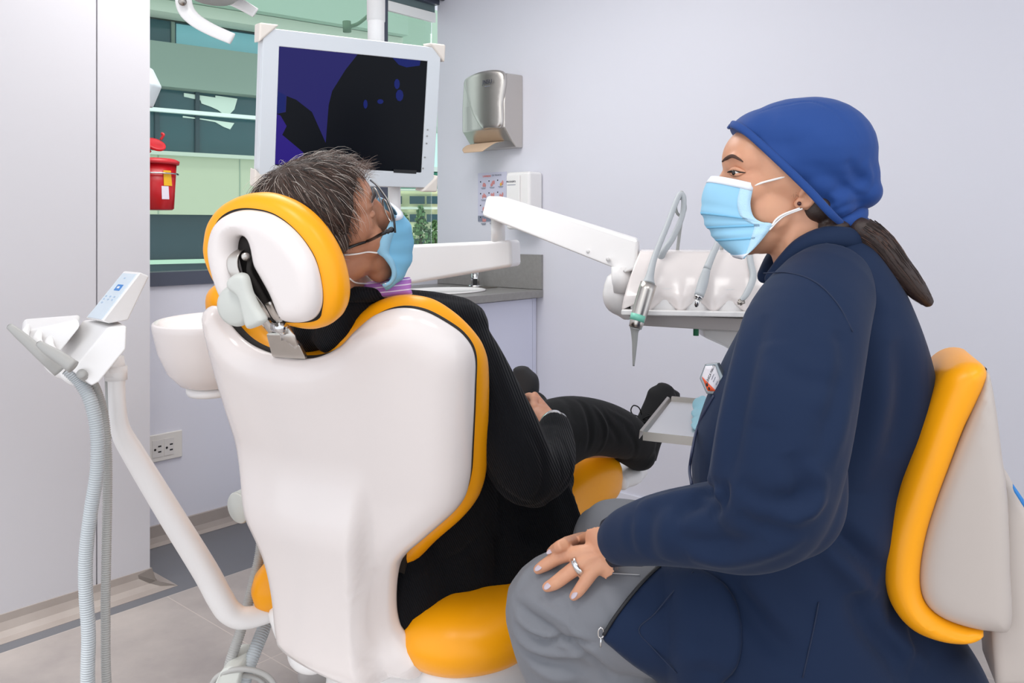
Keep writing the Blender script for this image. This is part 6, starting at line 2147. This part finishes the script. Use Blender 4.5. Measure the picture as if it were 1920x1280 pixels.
# badge
bc = onj(1345, 712, .004, jwb, 1.25)
bn = V((-0.62, -0.76, -0.05)).normalized()
bu = V((-bn.y, bn.x, 0)).normalized()
bu = -bu if bu.x < 0 else bu
bvv = bn.cross(bu).normalized()
if bvv.z < 0:
    bvv = -bvv
bo = on_plane(1338, 711, bc + bn * .006, bn)
badge = obj('name_badge', puff(uv_on([(1324, 682), (1347, 680), (1361, 711), (1352, 738), (1327, 737), (1314, 708)], bo, bu, bvv, bn), bo, bu, bvv, bn, grid=.006, hf=.001, hb=.001, rf=.002, rb=.002, e=.008, smooth_outline=False, step=.002), mat('clear_acrylic', '8F979C', rough=.08, metal=.5), wo, label='hexagonal acrylic badge')
bo2 = bo + bn * .0056
obj('badge_card', puff(uv_on([(1323, 686), (1341, 685), (1350, 711), (1343, 733), (1327, 733), (1316, 706)], bo2, bu, bvv, bn), bo2, bu, bvv, bn, grid=.01, hf=0, hb=0, rf=0, rb=0, e=.0006, smooth_outline=False, step=.003), mat('badge_white', 'ECE8EE', rough=.5), badge)
bo3 = bo2 + bn * .0006
obj('badge_corner', puff(uv_on([(1316, 706), (1343, 733), (1327, 733)], bo3, bu, bvv, bn), bo3, bu, bvv, bn, grid=.01, hf=0, hb=0, rf=0, rb=0, e=.0005, smooth_outline=False, step=.003), mat('badge_orange', 'EE5A2C', rough=.5), badge)
bk_ = [q + bn * .0009 for q in (on_plane(1326, 721, bo2, bn), on_plane(1330, 728, bo2, bn), on_plane(1324, 719, bo2, bn))]
obj('badge_emblem', join(ell(bk_[0], .0022, .0004, .0030, bu, bn, bvv, 10, 6), ell(bk_[1], .0018, .0004, .0028, bu, bn, bvv, 10, 6)), M['black'], badge)
tdir = (on_plane(1338, 690, bo2, bn) - on_plane(1327, 716, bo2, bn)).normalized()
tup = bn.cross(tdir).normalized()
if tup.dot(bu) > 0:
    tup = -tup
ptc = on_plane(1332, 702, bo2, bn) + bn * .0008
tx_ = text('badge_text', 'CLÍNICA MALO', .0052, ptc, tdir, tup, M['black'], badge, ext=.0001)
for k_, (x_, y_) in enumerate(((1336.5, 706), (1339.5, 711), (1344, 718))):
    text('badge_text', ('medicina', 'dentária', 'clínica')[k_], .0030, on_plane(x_, y_, bo2, bn) + bn * .0008, tdir, tup, M['gink'], badge, ext=.0001)

# stud earring, ear
ear = voxel([ell(wp(1494, 376, .056), .012, .006, .016, wF, wS, wU), sweep([wp(1484, 368, .060), wp(1489, 360, .062), wp(1498, 360, .063), wp(1506, 370, .063), wp(1500, 384, .061), wp(1488, 388, .059), wp(1478, 384, .057)], .0042, dome=True), ell(wp(1482, 384, .057), .008, .005, .008, wF, wS, wU)], .0016, 3)
obj('ear', ear, M['skin_w'], wo)
obj('earring', ell(wp(1480, 384, .064), .0032, .0032, .0032), mat('dark_garnet', '3A1418', rough=.15), wo, label='small dark stud earring')
# eye, lids, brow
wb = bvh_of(whm)
def onf(x, y, o=0.0):
    h_ = hit(wb, x, y, o)
    return h_ if h_ is not None else wp(x, y, .03)
ey = onf(1381, 322, -.004)
obj('eye', ell(ey, .0100, .0100, .0070), mat('eye_white', 'D8D2CC', rough=.15), wo)
obj('iris', ell(ey + V((-.0078, -.0045, -.001)), .0035, .0030, .0042), mat('iris_dark', '1A100C', rough=.1), wo)
obj('eyelid', join(sweep([onf(1369, 322, .0012), onf(1374, 317, .0022), onf(1382, 315, .0024), onf(1391, 319, .0016), onf(1397, 322, .0006)], [.0016, .0030, .0034, .0026, .0012], n=12, dome=True),
                   sweep([onf(1369, 324, .001), onf(1376, 328, .0018), onf(1386, 328, .0016), onf(1396, 323, .0006)], [.0014, .0024, .0022, .001], n=12, dome=True)), M['skin_w'], wo)
obj('eyelashes', sweep([onf(1366, 323, .002), onf(1372, 320, .0046), onf(1382, 320.5, .0046), onf(1392, 323, .0024), onf(1398, 323.5, .001)], [.0008, .0014, .0015, .0012, .0005], n=8, dome=True), mat('lash', '120C0A', rough=.7), wo)
obj('eyebrow', sweep([onf(1355, 303, .0006), onf(1363, 297, .0012), onf(1374, 293, .0012), onf(1386, 298, .0008), onf(1393, 303, .0004)], [.0012, .0026, .0028, .0018, .0008], n=10, dome=True, flat=(.6, wS)), mat('brow', '4A3228', rough=.8), wo)

# cap
capp = [wel(1518, 284, 0, .100, .086, .084), wel(1498, 264, 0, .100, .082, .066), wel(1480, 300, 0, .098, .078, .070), wel(1560, 290, 0, .066, .072, .078), wel(1585, 330, 0, .050, .056, .058), wel(1520, 340, 0, .052, .074, .050), wel(1610, 360, 0, .034, .046, .028), wel(1552, 378, 0, .040, .066, .040),
        wel(1420, 248, 0, .050, .060, .034, -.35), wel(1575, 385, 0, .030, .040, .026)]
cpm = voxel(capp, .004, 8)
co, no = mesh_np(cpm)
q0 = np.array(wp(1370, 240, .03))
q1 = np.array(wp(1538, 412, .075))
ed_ = V(q1 - q0).normalized()
acr = wS.copy()
acr = (acr - ed_ * acr.dot(ed_)).normalized()
acr = (wS - wU * 0.05)
pln = ed_.cross(acr).normalized()
if pln.dot(wF) < 0:
    pln = -pln
pl_ = np.array(pln)
dd = (co - q0) @ pl_
ov = dd > 0
co[ov] -= np.outer(dd[ov], pl_)
set_np(cpm, co)
cpb = bvh_of(cpm)
creases(cpm, [([(1385, 228), (1440, 290), (1490, 350), (1535, 400)], .0022, -.0014), ([(1406, 235), (1430, 208), (1480, 195), (1520, 190), (1560, 205), (1600, 245), (1625, 300)], .0022, -.0022),
              ([(1622, 300), (1630, 330), (1620, 352)], .008, .004), ([(1590, 300), (1606, 328), (1632, 345)], .008, -.006), ([(1580, 330), (1600, 350), (1630, 360)], .006, .004), ([(1540, 370), (1560, 380), (1600, 372)], .006, -.004),
              ([(1560, 395), (1590, 385), (1620, 380)], .005, -.005), ([(1500, 300), (1560, 330), (1590, 360)], .012, -.003), ([(1450, 230), (1530, 250), (1590, 300)], .02, .003), ([(1545, 360), (1565, 400)], .004, -.003), ([(1560, 362), (1580, 405)], .004, .003)], cpb)
cap = obj('surgical_cap', cpm, M['cap'], wo, label='royal blue surgical cap')
obj('hem_band', sweep([wp(1370, 238, .0), wp(1371, 238, .030), wp(1392, 258, .055), wp(1440, 308, .074), wp(1490, 358, .079), wp(1530, 400, .076), wp(1556, 418, .058)], [.006, .0065, .006, .006, .006, .006, .005], n=14, sub=6, dome=True, flat=(.6, wS)), M['cap'], cap)
obj('tie', voxel([sweep([wp(1560, 418, .04), wp(1580, 415, .045), wp(1600, 405, .03), wp(1612, 395, .01)], [.010, .012, .012, .010], dome=True), ell(wp(1612, 418, .01), .014, .012, .010), ell(wp(1626, 422, .006), .008, .008, .007), sweep([wp(1600, 405, .02), wp(1606, 425, .02), wp(1600, 440, .02)], [.008, .008, .006], dome=True), ell(wp(1588, 430, .02), .012, .012, .014)], .0028, 3), M['cap'], cap)
# hair: nape, temple wisps, ponytail
obj('hair', voxel([ell(wp(1550, 425, .02), .032, .045, .014, wF, wS, wU), ell(wp(1518, 390, .046), .022, .018, .022, wF, wS, wU), ell(wp(1476, 352, .05), .018, .014, .014, wF, wS, wU), ell(wp(1585, 440, .01), .022, .03, .016, wF, wS, wU)], .003, 4), M['whair'], wo)
pt_ = [wp(1596, 430, .05), wp(1624, 452, .055), wp(1652, 488, .055), wp(1678, 518, .05), wp(1700, 541, .045), wp(1719, 560, .04)]
pony = obj('ponytail', sweep(pt_, [.018, .020, .0195, .0175, .0145, .009], n=20, dome=True), M['whair'], wo)
rr = random.Random(3)
sg = []
base = crom(np.array([tuple(p) for p in pt_]), 4)
for _ in range(900):
    a_ = rr.uniform(0, 6.28)
    rad_ = rr.uniform(.7, 1.12)
    k0 = rr.randint(0, 6)
    pts = []
    kk = rr.randint(14, len(base) - 1)
    for k_ in range(k0, kk + 1, 2):
        t_ = k_ / (len(base) - 1)
        w_ = (.019 * (1 - .55 * t_ ** 2.2)) * rad_
        T_ = V(base[min(k_ + 1, len(base) - 1)] - base[max(k_ - 1, 0)]).normalized()
        n1 = T_.cross(V((0, 1, 0))).normalized()
        n2 = T_.cross(n1)
        pts.append(V(base[k_]) + (n1 * math.cos(a_) + n2 * math.sin(a_)) * w_ + V((rr.gauss(0, .0006), rr.gauss(0, .0006), rr.gauss(0, .0006))))
    if len(pts) > 2:
        sg.append(pts)
strands('hair_strands', sg[:600], mat('strand_dark', '2A1B17', rough=.4), pony, .00055)
strands('hair_strands', sg[600:], mat('strand_brown', '5C4034', rough=.4), pony, .00045)
obj('hair_tie', lathe(wp(1612, 444, .02), V(pt_[1] - pt_[0]), [(.016, -.006), (.021, -.003), (.021, .003), (.016, .006)], n=24), mat('hair_tie', '17110F', rough=.6, bump=(300, .8, .002)), pony)
wis = []
for _ in range(26):
    b_ = wp(rr.uniform(1468, 1500), rr.uniform(340, 356), .056)
    d_ = V((rr.gauss(.1, .25), rr.gauss(-.1, .1), -1)).normalized()
    L_ = rr.uniform(.01, .035)
    wis.append([b_ + d_ * L_ * t + V((rr.uniform(-.2, .3), 0, 0)) * L_ * t * t for t in (0, .3, .6, 1)])
strands('hair_wisps', wis, M['whair'], wo, .0003)

# mask
wm = on_plane(1400, 400, WC, wS)
def wpl(v, k):
    f = max(0, math.sin(math.pi * k)) ** .5
    r = 0
    for c in (.36, .50, .64):
        x = (v - c) / .05
        r += math.exp(-x * x) * (1 if x > 0 else .35) - .6 * math.exp(-((v - c + .05) / .03) ** 2)
    return f * .0022 * r
wfr = [(1334, 331), (1324, 345), (1317, 365), (1315, 388), (1319, 410), (1330, 432), (1350, 458), (1368, 474), (1386, 484)]
wed = [(1414, 344), (1410, 362), (1407, 384), (1413, 406), (1428, 416), (1448, 420), (1436, 440), (1414, 466), (1393, 484)]
vs, fs, G2, N2 = mask_sheet(wfr, wed, wm, wS, .052, n=36, rows=40, pleats=wpl, e=.9)
mk2 = obj('face_mask', (vs, fs), M['maskblue2'], wo, label='pleated light blue face mask')
obj('mask_band', strip_faces(G2, N2, 40, 0, 3, 0, 36), M['maskwhite'], mk2)
obj('mask_edge', strip_faces(G2, N2, 40, 0, 39, 0, 3, .0003, .0004), mat('mask_edge_blue', 'B9DDF2', rough=.8, bump=(600, .8, .0008)), mk2)
obj('mask_edge', strip_faces(G2, N2, 40, 36, 39, 0, 36), M['maskwhite'], mk2)
obj('pleat', strip_faces(G2, N2, 40, 15, 16, 2, 34, .0003, .0004), M['maskblue'], mk2)
obj('pleat', strip_faces(G2, N2, 40, 21, 22, 2, 34, .0003, .0004), M['maskblue'], mk2)
obj('pleat', strip_faces(G2, N2, 40, 27, 28, 2, 34, .0003, .0004), M['maskblue'], mk2)
def onw(x, y, o=.0015):
    h_ = hit(wb, x, y, o)
    return h_ if h_ is not None else wp(x, y, .05)
obj('ear_loop', sweep([V(G2[1][0]), onw(1430, 342), onw(1448, 337), wp(1462, 334, .066)], .0016, n=8), M['cord'], mk2)
obj('ear_loop', sweep([V(G2[22][0]), onw(1455, 411), onw(1470, 401), wp(1482, 392, .062)], .0016, n=8), M['cord'], mk2)
obj('ear_loop', sweep([V(G2[24][0]), onw(1458, 414), onw(1473, 403), wp(1486, 393, .063)], .0013, n=8), M['cord'], mk2)

# feet, out of frame, on the stool's foot ring level
for x, Y in ((1150, 1.46), (1200, 1.80)):
    z = 0.06
    fx = (x - 960) / FPX * Y
    obj('shoe', loft([(V((fx + .03, Y, z)), V((0, .04, 0)), V((0, 0, .05))), (V((fx - .06, Y, z - .01)), V((0, .042, 0)), V((0, 0, .05))), (V((fx - .14, Y, z - .02)), V((0, .045, 0)), V((0, 0, .035))), (V((fx - .20, Y, z - .03)), V((0, .035, 0)), V((0, 0, .025)))], n=24, dome=True), M['white'], wo)

# ------------------------------------------------------------------ the stool
st = thing('stool', 'operator stool with yellow curved backrest and pale grey back cover at right', 'stool', V((0.62, 1.40, 0)))
M['sgrey'] = mat('warm_grey_plastic', 'BDB3AC', rough=0.4)
SY = 1.18
so_p = P(1800, 950, SY)
sN = V((-.342, -.94, 0)).normalized()
sU, sW = V((-sN.y, sN.x, 0)), V((0, 0, 1))
cush_o = [(1768, 715), (1788, 694), (1815, 683), (1845, 686), (1857, 702), (1853, 724), (1836, 762), (1812, 812), (1786, 880), (1762, 945), (1742, 1010), (1731, 1070), (1731, 1115), (1742, 1145), (1770, 1170), (1810, 1187), (1850, 1196), (1846, 1212), (1815, 1222), (1765, 1216), (1715, 1195), (1680, 1158), (1662, 1110), (1659, 1060), (1666, 1005), (1688, 925), (1718, 840), (1748, 760)]
cuv = uv_on(cush_o, so_p, sU, sW, sN)
obj('backrest_cushion', puff(cuv, so_p - sN * .105, sU, sW, sN, grid=.012, hf=.034, hb=.034, rf=.034, rb=.034, e=.15, step=.007), M['yellow'], st, label='yellow backrest cushion')
shell_o = [(1857, 700), (1866, 722), (1876, 780), (1886, 860), (1892, 900), (1898, 960), (1902, 1080), (1903, 1190), (1860, 1197), (1810, 1187), (1768, 1170), (1740, 1145), (1728, 1110), (1729, 1065), (1741, 1005), (1762, 940), (1788, 872), (1816, 802), (1842, 740)]
suv = uv_on(shell_o, so_p, sU, sW, sN)
obj('back_cover', puff(suv, so_p - sN * .105, sU, sW, sN, grid=.014, hf=.022, hb=.022, rf=.030, rb=.030, e=.155, step=.008), M['sgrey'], st, label='warm grey back cover')
obj('gap', puff([(u_ , w_ ) for u_, w_ in uv_on([(1858, 697), (1840, 745), (1814, 805), (1786, 874), (1760, 942), (1739, 1006), (1727, 1066), (1726, 1112), (1738, 1148), (1768, 1174), (1812, 1191), (1860, 1200), (1865, 1190), (1800, 1150), (1790, 1000), (1850, 800)], so_p, sU, sW, sN)], so_p - sN * .105, sU, sW, sN, grid=.03, hf=0, hb=0, rf=0, rb=0, e=.15), M['gap'], st)
post_o = [(1884, 880), (1900, 900), (1925, 945), (1960, 1000), (1960, 1320), (1880, 1320), (1870, 1200), (1886, 1190), (1890, 1000)]
obj('support_post', puff(uv_on(post_o, so_p, sU, sW, sN), so_p - sN * .10, sU, sW, sN, grid=.02, hf=.01, hb=.01, rf=.015, rb=.015, e=.10, smooth_outline=False), M['sgrey'], st)
obj('post_edge', sweep([P(1890, 905, SY + .05), P(1894, 1000, SY + .05), P(1894, 1190, SY + .05)], .006, n=12), M['sgrey'], st)
obj('sticker', puff(uv_on([(1908, 918), (1930, 950), (1930, 965), (1908, 930)], so_p, sU, sW, sN), so_p - sN * .030, sU, sW, sN, grid=.02, hf=0, hb=0, rf=0, rb=0, e=.001, smooth_outline=False), M['blue'], st, label='blue sticker')
sc = V((0.60, 1.42, 0))
obj('seat', puff([(-.19, -.17), (.0, -.17), (.07, -.1), (.07, .1), (.0, .2), (-.19, .2), (-.24, .1), (-.24, -.1)], sc + UP * .44, (1, 0, 0), (0, 1, 0), (0, 0, 1), grid=.025, hf=.03, hb=.03, rf=.05, rb=.04, e=.02), M['yellow'], st)
obj('seat_bracket', join(boxf(V((.62, 1.37, .38)), (.16, 0, 0), (0, .1, 0), (0, 0, .03))), M['sgrey'], st, smooth=False, bevel=.006)
obj('gas_lift', join(cyl(sc + UP * .06, sc + UP * .40, .025), cyl(sc + UP * .06, sc + UP * .25, .035)), M['chrome'], st)
for k in range(5):
    a_ = k * 1.2566 + .3
    d_ = V((math.cos(a_), math.sin(a_), 0))
    lg = obj('base_leg', sweep([sc + UP * .09, sc + d_ * .14 + UP * .085, sc + d_ * .28 + UP * .065], [.024, .02, .015], n=14, dome=True), M['mgrey'], st)
    obj('caster', cyl(sc + d_ * .28 + UP * .028 - d_.cross(UP) * .012, sc + d_ * .28 + UP * .028 + d_.cross(UP) * .012, .027), M['black'], lg)
